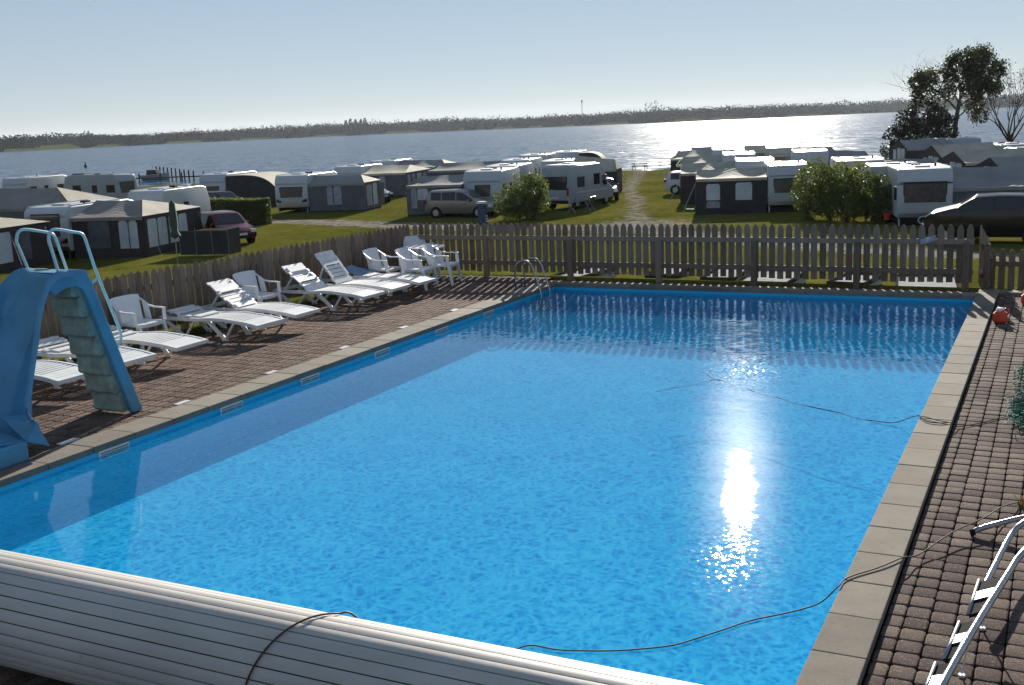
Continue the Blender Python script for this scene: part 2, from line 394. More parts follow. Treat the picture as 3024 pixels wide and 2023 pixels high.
def thing(name, label, cat, loc=(0, 0, 0), rz=0, group=None):
    o = bpy.data.objects.new(name, None); col.objects.link(o); o.location = loc; o.rotation_euler = (0, 0, rz)
    return tag(o, label, cat, group)
def copy_tree(o, parent=None):
    c = o.copy(); col.objects.link(c)
    if parent: c.parent = parent
    for ch in [x for x in col.objects if x.parent == o]: copy_tree(ch, c)
    return c

# ------------------------------------------------------------------ the lie of the land
def zg(x, y):
    if y < 20.5 and -12.9 < x < 9: return 0.0
    d = math.hypot(max(-13.1 - x, 0, x - 9), max(y - 20.7, 0))
    return -2.3 * (1 - math.exp(-d / 9))
SH = [(-60, 150), (-34, 142), (-24, 128), (-18, 128), (-10, 128), (-5, 138), (-1, 152), (6, 165), (30, 180)]
FAR = [(-75, 1200), (-52, 1250), (-44, 1500), (-38, 1720), (-32, 1800), (-27, 1760), (-20, 1620), (-14, 1700), (-8, 2100), (0, 2200), (20, 2100)]
def interp(T, a):
    if a <= T[0][0]: return T[0][1]
    for (p, q), (r_, s_) in zip(T, T[1:]):
        if a <= r_: return q + (s_ - q) * (a - p) / (r_ - p)
    return T[-1][1]
def land(x, y):
    r_ = math.hypot(x, y); az = math.degrees(math.atan2(x, y))
    if y < 0: az = 0 if abs(az) < 0 else max(-75, min(30, az)) ; near = True
    else: near = False
    sh = interp(SH, az) + 1.2 * math.sin(az * 1.7) + .6 * math.sin(az * 5)
    if near or r_ < sh:
        z = zg(x, y)
        e = max(0., 1 - (sh - r_) / 6.0) if not near else 0
        z = z - .35 * e ** 1.0
        if not (y < 20.5 and -12.9 < x < 9): z += .05 * mn.noise(Vector((x * .15, y * .15, 0)))
        if y < 20.35 and x > -12.8 and x < 9: z = -1.6
        return z
    fr = interp(FAR, az) + 12 * mn.noise(Vector((az * .8, 0, 0))) + 5 * mn.noise(Vector((az * 4, 3, 0)))
    if r_ < fr - 25: return max(-8., -2.75 - (r_ - sh) * .25)
    if r_ < fr: return -4.5 + 1.6 * (r_ - fr + 25) / 25
    return -2.9 + min(1.5, (r_ - fr) * .08) + 13 * (1 - math.exp(-max(0, r_ - fr - 20) / 300)) * (.55 + .55 * mn.noise(Vector((az * .25, r_ * .002, 5))) + .25 * max(0, (az + 30) / 30))

def polydist(x, y, P):
    b = 1e9
    for (ax, ay), (bx, by) in zip(P, P[1:]):
        dx, dy = bx - ax, by - ay; t = max(0, min(1, ((x - ax) * dx + (y - ay) * dy) / (dx * dx + dy * dy)))
        b = min(b, math.hypot(x - ax - t * dx, y - ay - t * dy))
    return b
ROAD = [(-70, 58), (-52, 57), (-45, 56), (-39, 55), (-33, 53), (-26, 52), (-20, 52.5), (-12.2, 47.2), (-8, 43.6), (-2, 41.5), (6, 39), (20, 36)]
TRACK = [(-19, 52.5), (-20.8, 57.5), (-22.6, 61.8), (-25.8, 71), (-30.6, 82.4), (-35, 95.5), (-40.4, 112.7), (-42, 122)]
CROSS = [(-41, 106), (-36, 99), (-33, 96)]
def worn(x, y):
    v = max(.80 - max(0, polydist(x, y, ROAD) - .6) * .42, 0)
    v = max(v, .74 - max(0, polydist(x, y, TRACK) - .1) * .62, .35 - polydist(x, y, CROSS) * .12)
    if y > 100 and -50 < x < -25: v = max(v, .33)
    v = max(v, .9 - math.hypot(x + 19.6, (y - 53) * .7) * .16)
    return max(0, min(1, v))
def axis(lo, hi, fine, a, b, g=1.22):
    out = []; t = a
    while t <= b: out.append(t); t += fine
    st = fine; t = out[-1]
    while t < hi: st *= g; t += st; out.append(t)
    st = fine; t = a; pre = []
    while t > lo: st *= g; t -= st; pre.append(t)
    return pre[::-1] + out
xs = axis(-5200, 4200, .9, -64, 12, 1.07); ys = axis(-300, 5600, .9, 17.5, 128, 1.05)
xs = sorted(set([round(v, 3) for v in xs if not (-13.6 < v < -12.2) and not 8.4 < v < 9.6] + [-12.86, -12.74, 8.96, 9.04])); ys = sorted(set([round(v, 3) for v in ys if not (19.9 < v < 21.0)] + [20.3, 20.42]))
g = MB(); nx, ny = len(xs), len(ys); H_ = []
for y in ys:
    for x in xs: g.v.append((x, y, land(x, y)))
for j in range(ny - 1):
    for i in range(nx - 1): g.f.append((j * nx + i, j * nx + i + 1, (j + 1) * nx + i + 1, (j + 1) * nx + i))
gr = g.build("ground", "ground", smooth='raw'); tag(gr, kind="structure")
ca = gr.data.color_attributes.new("worn", 'FLOAT_COLOR', 'POINT')
buf = []
for v in gr.data.vertices:
    x, y, z = v.co; r_ = math.hypot(x, y)
    buf += [worn(x, y) if 20 < y < 135 and x < 30 else 0, 1. if r_ > 600 else 0, 0, 1]
ca.data.foreach_set("color", buf)
s = MB(); s.grid(lambda u, v: (-7000 + 13000 * u, 60 + 5600 * v, -3.0), 8, 8)
tag(s.build("water", "sea", smooth='raw'), kind="structure")

# ------------------------------------------------------------------ pool terrace
XL, XR, YF, YN = -8.88, -1.17, 19.6, 4.1
ZW = -.12
def ring_slab(): pass
b = MB()   # sub-base below both paved areas, with the pool left open
b.box(-12.82, -3, -1.7, XL - .10, 20.38, -.055); b.box(XR + .10, -3, -1.7, 9.0, 20.38, -.115); b.box(XL - .10, YF + .10, -1.7, XR + .10, 20.38, -.055); b.box(XL - .10, -3, -1.7, XR + .10, YN + .12, -.055)
tag(b.build("terrace_base", "joint"), kind="structure")
b = MB()   # liner: walls and floor
fz = ZW - .42
b.box(XL - .09, YN, fz - .1, XR + .09, YF + .09, fz)
for x0, x1 in ((XL - .10, XL), (XR, XR + .10)): b.box(x0, YN - .1, fz, x1, YF + .1, -.05)
b.box(XL, YF, fz, XR, YF + .10, -.05); b.box(XL, YN - .1, fz, XR, YN, -.05)
tag(b.build("pool_basin", "liner"), kind="structure")
b = MB(); b.grid(lambda u, v: (XL + (XR - XL) * u, YN + (YF - YN) * v, ZW), 4, 4)
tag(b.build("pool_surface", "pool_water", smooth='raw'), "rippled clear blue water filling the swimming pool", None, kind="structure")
# coping slabs
b = MB()
def slab(x0, y0, x1, y1, z0=-.07, z1=0.0):
    h = .002 * random.uniform(-1, 1); b.box(x0 + .003, y0 + .003, z0, x1 - .003, y1 - .003, z1 + h)
y = YN - .3
while y < YF + .02:
    slab(-9.27, y, XL + .02, min(y + .58, YF + .02)); y += .58
y = -2.0
while y < 20.0:
    slab(XR - .02, y, -.87, min(y + .54, 20.0)); y += .54
x = -9.27
while x < XR - .02 - .01:
    slab(x, YF + .02 - .04, min(x + .98, XR - .02), YF + .30); x += .98
y = 19.92; x = XR - .02
for i in range(22): slab(x, 20.02, x + .5, 20.32, -.07, .0); x += .5
tag(b.build("pool_edge", "coping", bevel=.008, seg=2), kind="structure")
# left paving, interlocking wavy bricks; right paving, rounded blocks
b = MB(); px_, py_ = .1125, .225
def brick(x0, y0, wx, wy, z, amp):
    e = .004; top = []
    xa, xb, xm = x0 + e, x0 + wx - e, x0 + wx / 2; ya, yb = y0 + e, y0 + wy - e
    poly = [(xa, ya), (xm, ya + amp), (xb, ya), (xb, yb), (xm, yb + amp), (xa, yb)]
    cx, cy = xm, y0 + wy / 2; i = .86
    n = 6; v = [(x, y, z - .03) for x, y in poly] + [(x, y, z - .008) for x, y in poly] + [(cx + (x - cx) * i, cy + (y - cy) * .93, z) for x, y in poly]
    f = [tuple(2 * n + k for k in range(n))]
    for l_ in (0, n):
        for k in range(n): f.append((l_ + k, l_ + (k + 1) % n, l_ + n + (k + 1) % n, l_ + n + k))
    b.add(v, f)
yy = 5.6
while yy < 20.25:
    xx = -12.30 if yy < 19.3 else -12.0
    while xx < -9.30:
        brick(xx, yy, px_, py_, -.012 + .004 * random.random(), .022); xx += px_
    yy += py_
yy = 2.6
while yy < 4.05:
    xx = -9.3
    while xx < -1.4: brick(xx, yy, px_, py_, -.02 + .006 * random.random(), .022); xx += px_
    yy += py_
xx = -9.0
while xx < -1.3:
    brick(xx, 19.91, px_, .20, -.02, .02); xx += px_
tag(b.build("terrace_paving", "paver_left"), kind="structure")
b = MB()
def block(x0, y0, wx, wy, z):
    e = .0035; t = [(x0 + e, y0 + e), (x0 + wx - e, y0 + e), (x0 + wx - e, y0 + wy - e), (x0 + e, y0 + wy - e)]
    def oct_(ins, zz):
        a, c, d, f_ = x0 + e + ins, x0 + wx - e - ins, y0 + e + ins, y0 + wy - e - ins; k = .018
        return [(a + k, d, zz), (c - k, d, zz), (c - .007, d + .007, zz), (c, d + k, zz), (c, f_ - k, zz), (c - .007, f_ - .007, zz), (c - k, f_, zz), (a + k, f_, zz), (a + .007, f_ - .007, zz), (a, f_ - k, zz), (a, d + k, zz), (a + .007, d + .007, zz)]
    n = 12; v = oct_(0, z - .04) + oct_(0, z - .007) + oct_(.003, z - .002) + oct_(.010, z)
    f = [tuple(3 * n + k for k in range(n))]
    for l_ in (0, n, 2 * n):
        for k in range(n): f.append((l_ + k, l_ + (k + 1) % n, l_ + n + (k + 1) % n, l_ + n + k))
    b.add(v, f)
cols = [(-.865, .11)] + [(-.755 + .1475 * k, .1475) for k in range(16)]
for ci, (cx, cw) in enumerate(cols):
    yy = 2.5 + random.uniform(-.02, .02)
    while yy < 19.85:
        block(cx + random.uniform(-.002, .002), yy, cw, .168, -.062 + .006 * random.random()); yy += .168
tag(b.build("walkway_paving", "paver_right", smooth=R(50)), kind="structure")
# grass strip and weeds by the left fence
def tuft(mb, x, y, z, h, n=6, sp=.05):
    for _ in range(n):
        a = random.uniform(0, 6.28); l_ = h * random.uniform(.5, 1.1); dx, dy = math.cos(a), math.sin(a); w_ = .006 + h * .04
        bx, by = x + random.uniform(-sp, sp), y + random.uniform(-sp, sp); k = random.uniform(.2, .8) * l_
        mb.add([(bx - dy * w_, by + dx * w_, z), (bx + dy * w_, by - dx * w_, z), (bx + dx * k, by + dy * k, z + l_)], [(0, 1, 2)])
def fence_x(y): return -12.65 - .041 * (20.45 - y)
b = MB(); b.grid(lambda u, v: (fence_x(5.5 + 15 * v) - .2 + (1.0 + (.3 if v > .93 else 0)) * u, 5.5 + 14.85 * v, -.045), 3, 20)
tag(b.build("verge", "ground", smooth='raw'), kind="structure")
b = MB()
for _ in range(2600):
    y = random.uniform(6, 20.3); x = fence_x(y) + random.uniform(-.12, .62)
    if mn.noise(Vector((x * 1.5, y * 1.1, 2))) > -.1 or y > 19.0: tuft(b, x, y, -.05, random.uniform(.04, .12))
for _ in range(500):
    x = random.uniform(-12.6, -10.4); tuft(b, x, random.uniform(20.36, 20.6), -.06, random.uniform(.05, .12))
tag(b.build("grass", "leaf_willow", smooth='raw'), "short weedy grass growing along the foot of the picket fence", "grass", kind="stuff")

# ------------------------------------------------------------------ picket fences
def picket_mesh(hh, wd=.1, th=.02, w2=None):
    m = MB(); k = wd / 2
    m.prism([(-k, 0), (k, 0), (k, hh - .09), (k * .55, hh - .03), (0, hh), (-k * .55, hh - .03), (-k, hh - .09)], 'y', -th / 2, th / 2)
    return m
def fence(label, A, Bp, n, hh, posts, rail_side, z0=0., wd=.112, zs=(.28, .80)):
    A = Vector(A); Bp = Vector(Bp); L = (Bp - A).length; rz = math.atan2((Bp - A).y, (Bp - A).x)
    t = thing("picket_fence", label, "fence", A, rz)
    dz = (Bp.z - A.z)
    proto = picket_mesh(hh - .08, wd).build("picket", "fence", t)
    for i in range(n):
        o = proto if i == 0 else proto.copy()
        if i: col.objects.link(o); o.parent = t
        u = (i + .5) / n; o.location = (u * L, random.uniform(-.002, .002), dz * u + .08 + random.uniform(-.012, .012))
        o.rotation_euler = (random.uniform(-.006, .006), random.uniform(-.01, .01), random.uniform(-.02, .02))
    for z in zs:
        m = MB(); yy = rail_side * .036
        m.obox((0, yy, z), (L, yy, z + dz), .045, .095); m.build("rail", "fence", t, bevel=.004)
    for u in posts:
        m = MB(); yy = rail_side * .105; m.box(u * L - .055, yy - .045, -.35, u * L + .055, yy + .045, .79 + dz * u)
        m.build("post", "fence", t, bevel=.008)
    return t
fence("long grey picket fence along the far end of the pool", (-12.62, 20.45, 0), (-1.30, 20.45, 0), 73, 1.1,
      [(x + 12.62) / 11.32 for x in (-10.77, -8.85, -6.97, -5.1, -3.24, -1.42)], -1)
fence("weathered picket fence behind the row of white loungers", (fence_x(5.9), 5.9, 0), (-12.66, 20.43, 0), 94, 1.08, [.02, .15, .28, .41, .54, .67, .80, .93], 1, wd=.132)
fence("lower picket fence on the bank beyond the orange floats", (-1.15, 21.6, -.52), (4.6, 21.6, -.52), 35, 1.06, [.01, .33, .66], -1)
fence("short return of the picket fence joining the high and the low run", (-1.22, 20.50, 0), (-1.12, 21.55, -.45), 7, 1.1, [.1], -1)

# ------------------------------------------------------------------ pool fittings
inlets = [(8.13, .42), (10.0, .40), (11.57, .40), (13.34, .40), (15.10, .40), (16.75, .38)]
for i, (yc, wy) in enumerate(inlets):
    t = thing("pool_inlet", ["pool wall inlet nearest the blue slide outlet", "second inlet along the wall, level with the slide ladder foot", "third inlet along the left pool wall from the slide",
              "fourth inlet along the left pool wall from the slide", "fifth inlet along the left pool wall, two short of the ladder", "last wall inlet before the chrome pool ladder"][i], "pool inlet", (XL, yc, -.115), 0, "inlets along the pool wall")
    m = MB(); m.box(.0, -wy / 2, -.055, .022, wy / 2, .045); m.build("frame", "white_plastic", t, bevel=.006)
    m = MB()
    for k in range(3): m.box(.022, -wy / 2 + .02, -.045 + k * .028, .028, wy / 2 - .02, -.029 + k * .028)
    m.build("grille", "slide_step", t)
for i, (yc, wy) in enumerate([(7.94, .24), (9.66, .22), (11.34, .2), (13.03, .2), (14.68, .2), (16.33, .2)]):
    m = MB(); m.box(-9.36, yc - wy / 2, -.02, -9.275, yc + wy / 2, .003)
    tag(m.build("skimmer_lid", "plate", bevel=.003), ["white lid in the paving beside the slide outlet", "white lid at the kerb just past the slide ladder foot", "white lid at the kerb opposite the flat lounger beside the ladder",
        "white lid at the kerb, fourth from the slide", "white lid at the kerb, fifth from the slide", "white lid at the kerb farthest from the slide"][i], "lid", "white lids along the kerb")

# chrome bathing ladder on the left wall
t = thing("pool_ladder", "chrome pool ladder with two arched rails at the far corner", "pool ladder", (-9.32, 18.97, 0))
def arch_rail(y, m):
    pts = [(0, y, -.02), (0, y, .36)]
    for k in range(9):
        a = math.pi - k * math.pi / 8 * .86; pts.append((.19 + .19 * math.cos(a), y, .36 + .19 * math.sin(a)))
    pts += [(.50, y, .05), (.535, y, -.12), (.54, y, -.5)]
    m.tube(pts, .019, 10)
for y in (-.2, .2):
    m = MB(); arch_rail(y, m); m.build("rail", "chrome", t, smooth=True)
    m = MB(); m.lathe([(.0, .012), (.045, .01), (.045, 0)], 0, y); m.build("base_plate", "chrome", t)
for z in (-.2, -.4):
    m = MB(); m.box(.5, -.19, z - .015, .57, .19, z + .01); m.build("tread", "steel", t, bevel=.004)

# slatted cover on its roller
t = thing("cover_roller", "rolled pale grey slatted pool cover across the near end", "pool cover", (-4.9, 4.22, .33))
m = MB(); rr = .325; ns = 29
for k in range(ns):
    a0 = 2 * math.pi * k / ns; a1 = 2 * math.pi * (k + 1) / ns; gp = .007 / rr / 2
    q = 4; P = []
    for j in range(q + 1):
        a = a0 + gp + (a1 - a0 - 2 * gp) * j / q; bulge = .0035 * math.sin(math.pi * j / q)
        P.append(((rr + bulge) * math.cos(a), (rr + bulge) * math.sin(a)))
    P = [((rr - .012) * math.cos(a0 + gp), (rr - .012) * math.sin(a0 + gp))] + P + [((rr - .012) * math.cos(a1 - gp), (rr - .012) * math.sin(a1 - gp))]
    m.prism(P, 'x', -4.3, 3.75)
m.build("slatted_cover", "cover", t, smooth=R(35))
m = MB(); m.tube([(-4.31, 0, 0), (3.76, 0, 0)], rr - .008, 40); m.build("roller_core", "cover_joint", t, smooth=R(35))
m = MB()
for x in (-4.42, 3.86): m.tube([(x - .03, 0, 0), (x + .03, 0, 0)], .07, 16); m.box(x - .03, -.16, -.33, x + .03, .16, -.02)
m.build("bearing_block", "steel", t, bevel=.01)
def smooth_path(P, n=8):
    out = []; P = [Vector(p) for p in P]
    for i in range(len(P) - 1):
        p0 = P[max(i - 1, 0)]; p1 = P[i]; p2 = P[i + 1]; p3 = P[min(i + 2, len(P) - 1)]
        for k in range(n):
            u = k / n; out.append(.5 * ((2 * p1) + (p2 - p0) * u + (2 * p0 - 5 * p1 + 4 * p2 - p3) * u * u + (3 * p1 - p0 - 3 * p2 + p3) * u ** 3))
    out.append(P[-1]); return out
def cordo(name, label, P, r, mt, cat="cord", wig=.0, n=8):
    P = smooth_path(P, n); m = MB()
    P = [p + Vector((mn.noise(p * 3) * wig, mn.noise(p * 3 + Vector((9, 0, 0))) * wig, 0)) for p in P]
    m.tube(P, r, 6); return tag(m.build(name, mt, smooth=True), label, cat)
# dark cable over the roller (path follows the drum), then the grey rope on the water and over the kerb
P = []
for k in range(12):
    a = R(205) - R(150) * k / 11; q = rr + .012
    P.append((-3.57 + .36 * (k / 11) ** 1.6, 4.22 + q * math.cos(a), .33 + q * math.sin(a)))
P += [(-3.10, 4.60, .30), (-2.99, 4.85, .02), (-2.95, 5.2, -.10)]
cordo("cable", "thin dark red cable draped over the rolled pool cover", [(-3.66, 3.6, -.03), (-3.6, 3.80, -.03)] + P[1:], .0055, "cord_red", "cable")
cordo("rope", "grey rope floating in a long curve and crossing the right kerb", [(-2.95, 5.2, -.11), (-2.9, 5.69, -.11), (-2.6, 5.76, -.11), (-2.16, 5.96, -.11), (-1.91, 6.23, -.11), (-1.6, 6.64, -.11), (-1.32, 6.9, -.09),
      (-1.19, 7.02, .006), (-1.16, 7.17, .010), (-1.05, 7.37, .010), (-.88, 7.66, .012), (-.80, 7.83, -.02), (-.67, 8.14, -.0), (-.57, 8.36, .01), (-.41, 8.62, .03), (-.28, 9.07, .0), (-.17, 9.3, -.04)], .005, "cord_grey", "rope", .02)
cordo("cable", "black cable trailing from the pool across the kerb to the green net", [(-4.3, 12.35, -.15), (-4.12, 12.48, -.121), (-3.95, 12.75, -.135), (-3.73, 13.03, -.117), (-3.45, 12.85, -.14), (-3.2, 12.62, -.12), (-3.01, 12.5, -.135), (-2.8, 12.36, -.12), (-2.6, 12.22, -.134), (-2.4, 12.08, -.117), (-2.05, 11.91, -.119), (-1.85, 11.78, -.13), (-1.65, 11.67, -.112), (-1.47, 11.60, -.10),
      (-1.36, 11.62, -.07), (-1.20, 11.55, .01), (-1.0, 11.42, .012), (-.88, 11.38, .01), (-.80, 11.46, -.045), (-.6, 11.7, -.05), (-.4, 12.0, -.05), (-.2, 12.25, -.05), (.1, 12.4, -.05)], .0048, "cord_dark", "cable")
cordo("cord", "slack thin cord floating in the middle of the far pool half", [(-3.76, 13.02, -.121), (-3.97, 13.4, -.118), (-3.95, 13.7, -.135), (-4.1, 14.4, -.135), (-4.24, 14.81, -.118), (-4.29, 15.2, -.13), (-4.5, 15.5, -.119), (-4.9, 15.65, -.13), (-5.06, 15.77, -.118)], .004, "cord_grey", "cord")
cordo("cord", "twisted pale cord lying beside the black cable on the kerb", [(-1.20, 11.56, .02), (-1.1, 11.36, .012), (-.98, 11.33, .012), (-.9, 11.37, .012)], .006, "cord_dark", "cord")

# green net heaped at the walkway
m = MB(); random.seed(11)
for _ in range(300):
    x = random.uniform(-.30, .1); y = random.uniform(11.5, 14.2); a = random.uniform(0, 3.14); r_ = random.uniform(.05, .16); z = -.05 + random.random() ** 2 * .12
    pts = [(x + r_ * math.cos(a + k * .9), y + r_ * math.sin(a + k * .9) * 1.3, z + .02 * math.sin(k * 2 + a)) for k in range(5)]
    m.tube(pts, .0035, 4, False)
tag(m.build("net", "net"), "green pool net heaped on the walkway at the picture's right edge", "net")
m = MB()
for _ in range(34): tuft(m, random.uniform(-.18, .05), random.uniform(9.18, 9.42), -.06, random.uniform(.04, .11), 3, .02)
tag(m.build("dry_weed", "dry_leaf", smooth='raw'), "dry brown weed at the end of the grey rope", "plant")
# orange floats
for i, (x, y) in enumerate([(-.72, 17.42), (-.40, 19.15)]):
    t = thing("float", ["orange float with white cap lying against the right kerb", "orange float near the low fence at the frame edge"][i], "float", (x, y, -.055), R(20 + 40 * i), "orange floats on the walkway")
    m = MB(); m.lathe([(0, .0), (.075, .0), (.10, .03), (.105, .09), (.10, .14), (.06, .18), (0, .185)], 0, 0, 10); m.build("body", "orange", t, smooth=R(30))
    m = MB(); m.lathe([(.058, .178), (.062, .20), (.04, .225), (0, .23)], 0, 0, 12); m.build("cap", "white_plastic", t, smooth=R(40))
    m = MB(); m.tube([(.0, -.06, .17), (.05, -.08, .23), (.11, -.05, .20), (.10, 0, .12)], .012, 6); m.build("handle", "orange", t, smooth=True)

# removed bathing ladder lying on the walkway
t = thing("pool_ladder", "loose chrome ladder with ribbed treads lying on the right walkway", "pool ladder", (-.35, 6.3, -.06))
o = Vector((-.35, 6.3, -.06))
Apts = [(-.52, 4.4, .30), (-.41, 5.27, .33), (-.30, 6.0, .35), (-.17, 6.76, .37), (-.12, 7.0, .39), (-.03, 7.2, .42), (.12, 7.33, .42), (.5, 7.45, .36)]
Bpts = [(-.335, 7.0, .09), (-.30, 7.26, .11), (-.21, 7.98, .13), (-.14, 8.16, .18), (-.02, 8.3, .20), (.3, 8.45, .16)]
Cpts = [(-.47, 8.46, -.03), (-.40, 8.50, .0), (-.13, 8.60, .08), (.1, 8.66, .12), (.4, 8.7, .14)]
for q in (Apts, Bpts, Cpts):
    m = MB(); m.tube([Vector(p) - o for p in smooth_path(q, 5)], .021, 12); m.build("rail", "chrome", t, smooth=True)
m = MB(); m.tube([Vector((-.485, 8.455, -.033)) - o, Vector((-.455, 8.465, -.028)) - o], .025, 12); m.build("rubber_foot", "rubber", t)
for c0, c1 in (((-.475, 5.16, .31), (-.45, 5.56, .31)), ((-.415, 5.63, .31), (-.38, 6.09, .31)), ((-.345, 6.22, .31), (-.32, 6.72, .31))):
    c0, c1 = Vector(c0), Vector(c1); ax = c1 - c0
    def onA(y):
        for a, b_ in zip(Apts, Apts[1:]):
            if a[1] <= y <= b_[1]: return Vector(a).lerp(Vector(b_), (y - a[1]) / (b_[1] - a[1]))
    e0, e1 = onA(c0.y), onA(c1.y); dn = Vector((-.015, .22, -.12)); m = MB()
    m.add([c0 - o, c1 - o, e1 - o, e0 - o, c0 + dn - o, c1 + dn - o, e1 + dn - o, e0 + dn - o],
          [(0, 1, 2, 3), (7, 6, 5, 4), (1, 0, 4, 5), (2, 1, 5, 6), (3, 2, 6, 7), (0, 3, 7, 4)])
    tr = m.build("tread", "rubber", t, bevel=.004)
    m = MB(); m.tube([c0 - o + Vector((-.006, 0, .006)), c1 - o + Vector((-.006, 0, .006))], .011, 8); m.build("tread_edge", "steel", tr, smooth=True)
    m = MB()
    for q in range(5):
        u = .38 + .055 * q; a = c0 + ax * u - o; b_ = e0.lerp(e1, u) - o; m.obox(a + Vector((0, 0, .006)), b_ + Vector((0, 0, .006)), .012, .012)
    m.build("grip_strip", "steel", tr)
for y in (6.2, 6.86):
    m = MB(); m.tube([(.02 + (y - 6.2) * .1, y - 6.3, .30), (-.02 + (y - 6.2) * .1, y - 6.3, .02)], .006, 6); m.lathe([(0, .0), (.02, .0), (.02, .015), (0, .015)], -.02 + (y - 6.2) * .1, y - 6.3, 8)
    m.build("bolt", "plate", t, smooth=R(40))

# ------------------------------------------------------------------ white loungers (x towards the pool, y across)
def lz(x):     # wavy deck line of the bed
    return .335 + (.022 * math.cos((x - .15) * 4.2) if x > -.25 else .0) - (.03 * max(0, x - .75) / .2)
def lounger(back, label):
    t = thing("sun_lounger", label, "sun lounger", (0, 0, 0), 0, "white plastic loungers along the fence")
    W = .33
    m = MB(); n = 15
    for k in range(n):                                   # slatted seat
        x0 = -.24 + k * .078; x1 = x0 + (.054 if k < n - 4 else .079)
        if x0 > .95: break
        m.add([(x0, -W + .045, lz(x0)), (x1, -W + .045, lz(x1)), (x1, W - .045, lz(x1)), (x0, W - .045, lz(x0)),
               (x0, -W + .045, lz(x0) - .018), (x1, -W + .045, lz(x1) - .018), (x1, W - .045, lz(x1) - .018), (x0, W - .045, lz(x0) - .018)],
              [(0, 1, 2, 3), (7, 6, 5, 4), (1, 0, 4, 5), (2, 1, 5, 6), (3, 2, 6, 7), (0, 3, 7, 4)])
    m.build("seat", "lounger", t, bevel=.004, seg=1)
    m = MB()                                             # rim all round
    for sgn in (-1, 1):
        xs_ = [-1.0 + i * .1 for i in range(20)]
        pts = [(x, lz(x) + .008 if x > -.25 else .345) for x in xs_] + [(.95, lz(.95) + .006)]
        for (xa, za), (xb, zb) in zip(pts, pts[1:]):
            ya, yb = sorted((sgn * W, sgn * (W - .05)))
            m.add([(xa, ya, za), (xb, ya, zb), (xb, yb, zb), (xa, yb, za), (xa, ya, za - .055), (xb, ya, zb - .055), (xb, yb, zb - .055), (xa, yb, za - .055)],
                  [(0, 1, 2, 3), (7, 6, 5, 4), (1, 0, 4, 5), (3, 2, 6, 7)])
        m.f.append(tuple(len(m.v) - 8 + k for k in (1, 5, 6, 2)))
    zf = lz(.95) + .006
    m.box(.93, -W + .0, zf - .055, .985, W, zf); m.box(-1.03, -W, .29, -.97, W, .348); m.box(-.27, -W + .04, .295, -.22, W - .04, .335)
    m.build("rim", "lounger", t, bevel=.008)
    for sgn in (-1, 1):                                  # V shaped legs
        for xt0, xf, xt1 in ((-.93, -.56, -.30), (-.02, .27, .50)):
            m = MB(); y = sgn * (W - .03); yo = sgn * (W - .06)
            for xt, wd in ((xt0, .06), (xt1, .035)):
                m.obox((xt, y, .30), (xf, yo, .02), .035, wd)
            m.box(xf - .06, min(yo - .02, yo + .02), .0, xf + .05, max(yo - .02, yo + .02), .03)
            m.build("leg", "lounger", t, bevel=.008)
    # backrest panel
    m = MB(); L = .70
    hinge = Vector((-.26, 0, .34)); a = R(back)
    def bp_(u, v):   # u along the back 0..L
        up = Vector((-math.cos(a), 0, math.sin(a))); nrm = Vector((math.sin(a), 0, math.cos(a)))
        hump = (.05 * math.sin(min(1, max(0, (u - .38) / .32)) * math.pi * .75) if back < 10 else .025 * max(0, u - .5) / .2)
        return hinge + up * u + nrm * hump + Vector((0, v, 0))
    us = [0, .08, .14, .158, .225, .243, .31, .328, .395, .413, .46, .52, .58, .64, .70]; vs = [-.285, -.225, .225, .285]
    for i in range(len(us) - 1):
        slot = abs(us[i + 1] - us[i] - .018) < 1e-6
        for j in range(3):
            if slot and j == 1: continue
            m.quad(bp_(us[i], vs[j]), bp_(us[i + 1], vs[j]), bp_(us[i + 1], vs[j + 1]), bp_(us[i], vs[j + 1]))
    m.build("backrest", "lounger", t, solid=.022)
    if back > 10:
        m = MB(); p = bp_(.45, 0)
        for sgn in (-1, 1): m.obox((p.x - .02, sgn * .2, p.z - .03), (-.85 if back < 45 else -.72, sgn * .2, .32), .025, .03)
        m.build("prop", "lounger", t)
    return t
protos = {3: None, 33: None, 50: None}
spots = [(-11.78, 9.48, 3, 0, "flat white lounger nearest the slide, seen under its chute"), (-11.80, 10.52, 3, 0, "flat white lounger passing behind the slide ladder foot"),
         (-11.80, 11.51, 3, 0, "flat white lounger just clear of the slide ladder handrail"), (-11.78, 13.27, 3, 0, "flat white lounger between the two lone armchairs, with a bluish raised headrest"),
         (-11.79, 14.19, 34, 0, "white lounger with low raised backrest in front of the second lone armchair"), (-11.75, 16.10, 36, 0, "white lounger with half raised backrest, third from the table"),
         (-11.74, 16.94, 52, 0, "white lounger with the steepest backrest"), (-11.66, 17.81, 3, 0, "flat white lounger with a blue towel, nearest the table")]
for (x, y, bk, rz, lb) in spots:
    o = lounger(bk, lb); o.location = (x, y, -.012); o.rotation_euler.z = R(rz + random.uniform(-1.5, 1.5))
m = MB(); random.seed(5)
def tw(u, v):
    x = -.42 + .62 * u; y = -.30 + .62 * v
    return (x, y, .36 + .09 * max(0, mn.noise(Vector((x * 4, y * 4, 1)))) + .05 * math.sin(u * 3.1) + .12 * math.exp(-((u - .25) ** 2 + (v - .6) ** 2) / .06) - .12 * max(0, v - .9) * 6 * .1)
m.grid(tw, 24, 24)
tag(m.build("towel", "towel", smooth=True, solid=.01, xf=Matrix.Translation((-12.28, 17.86, 0))), "crumpled pale blue towel on the last lounger", "towel")

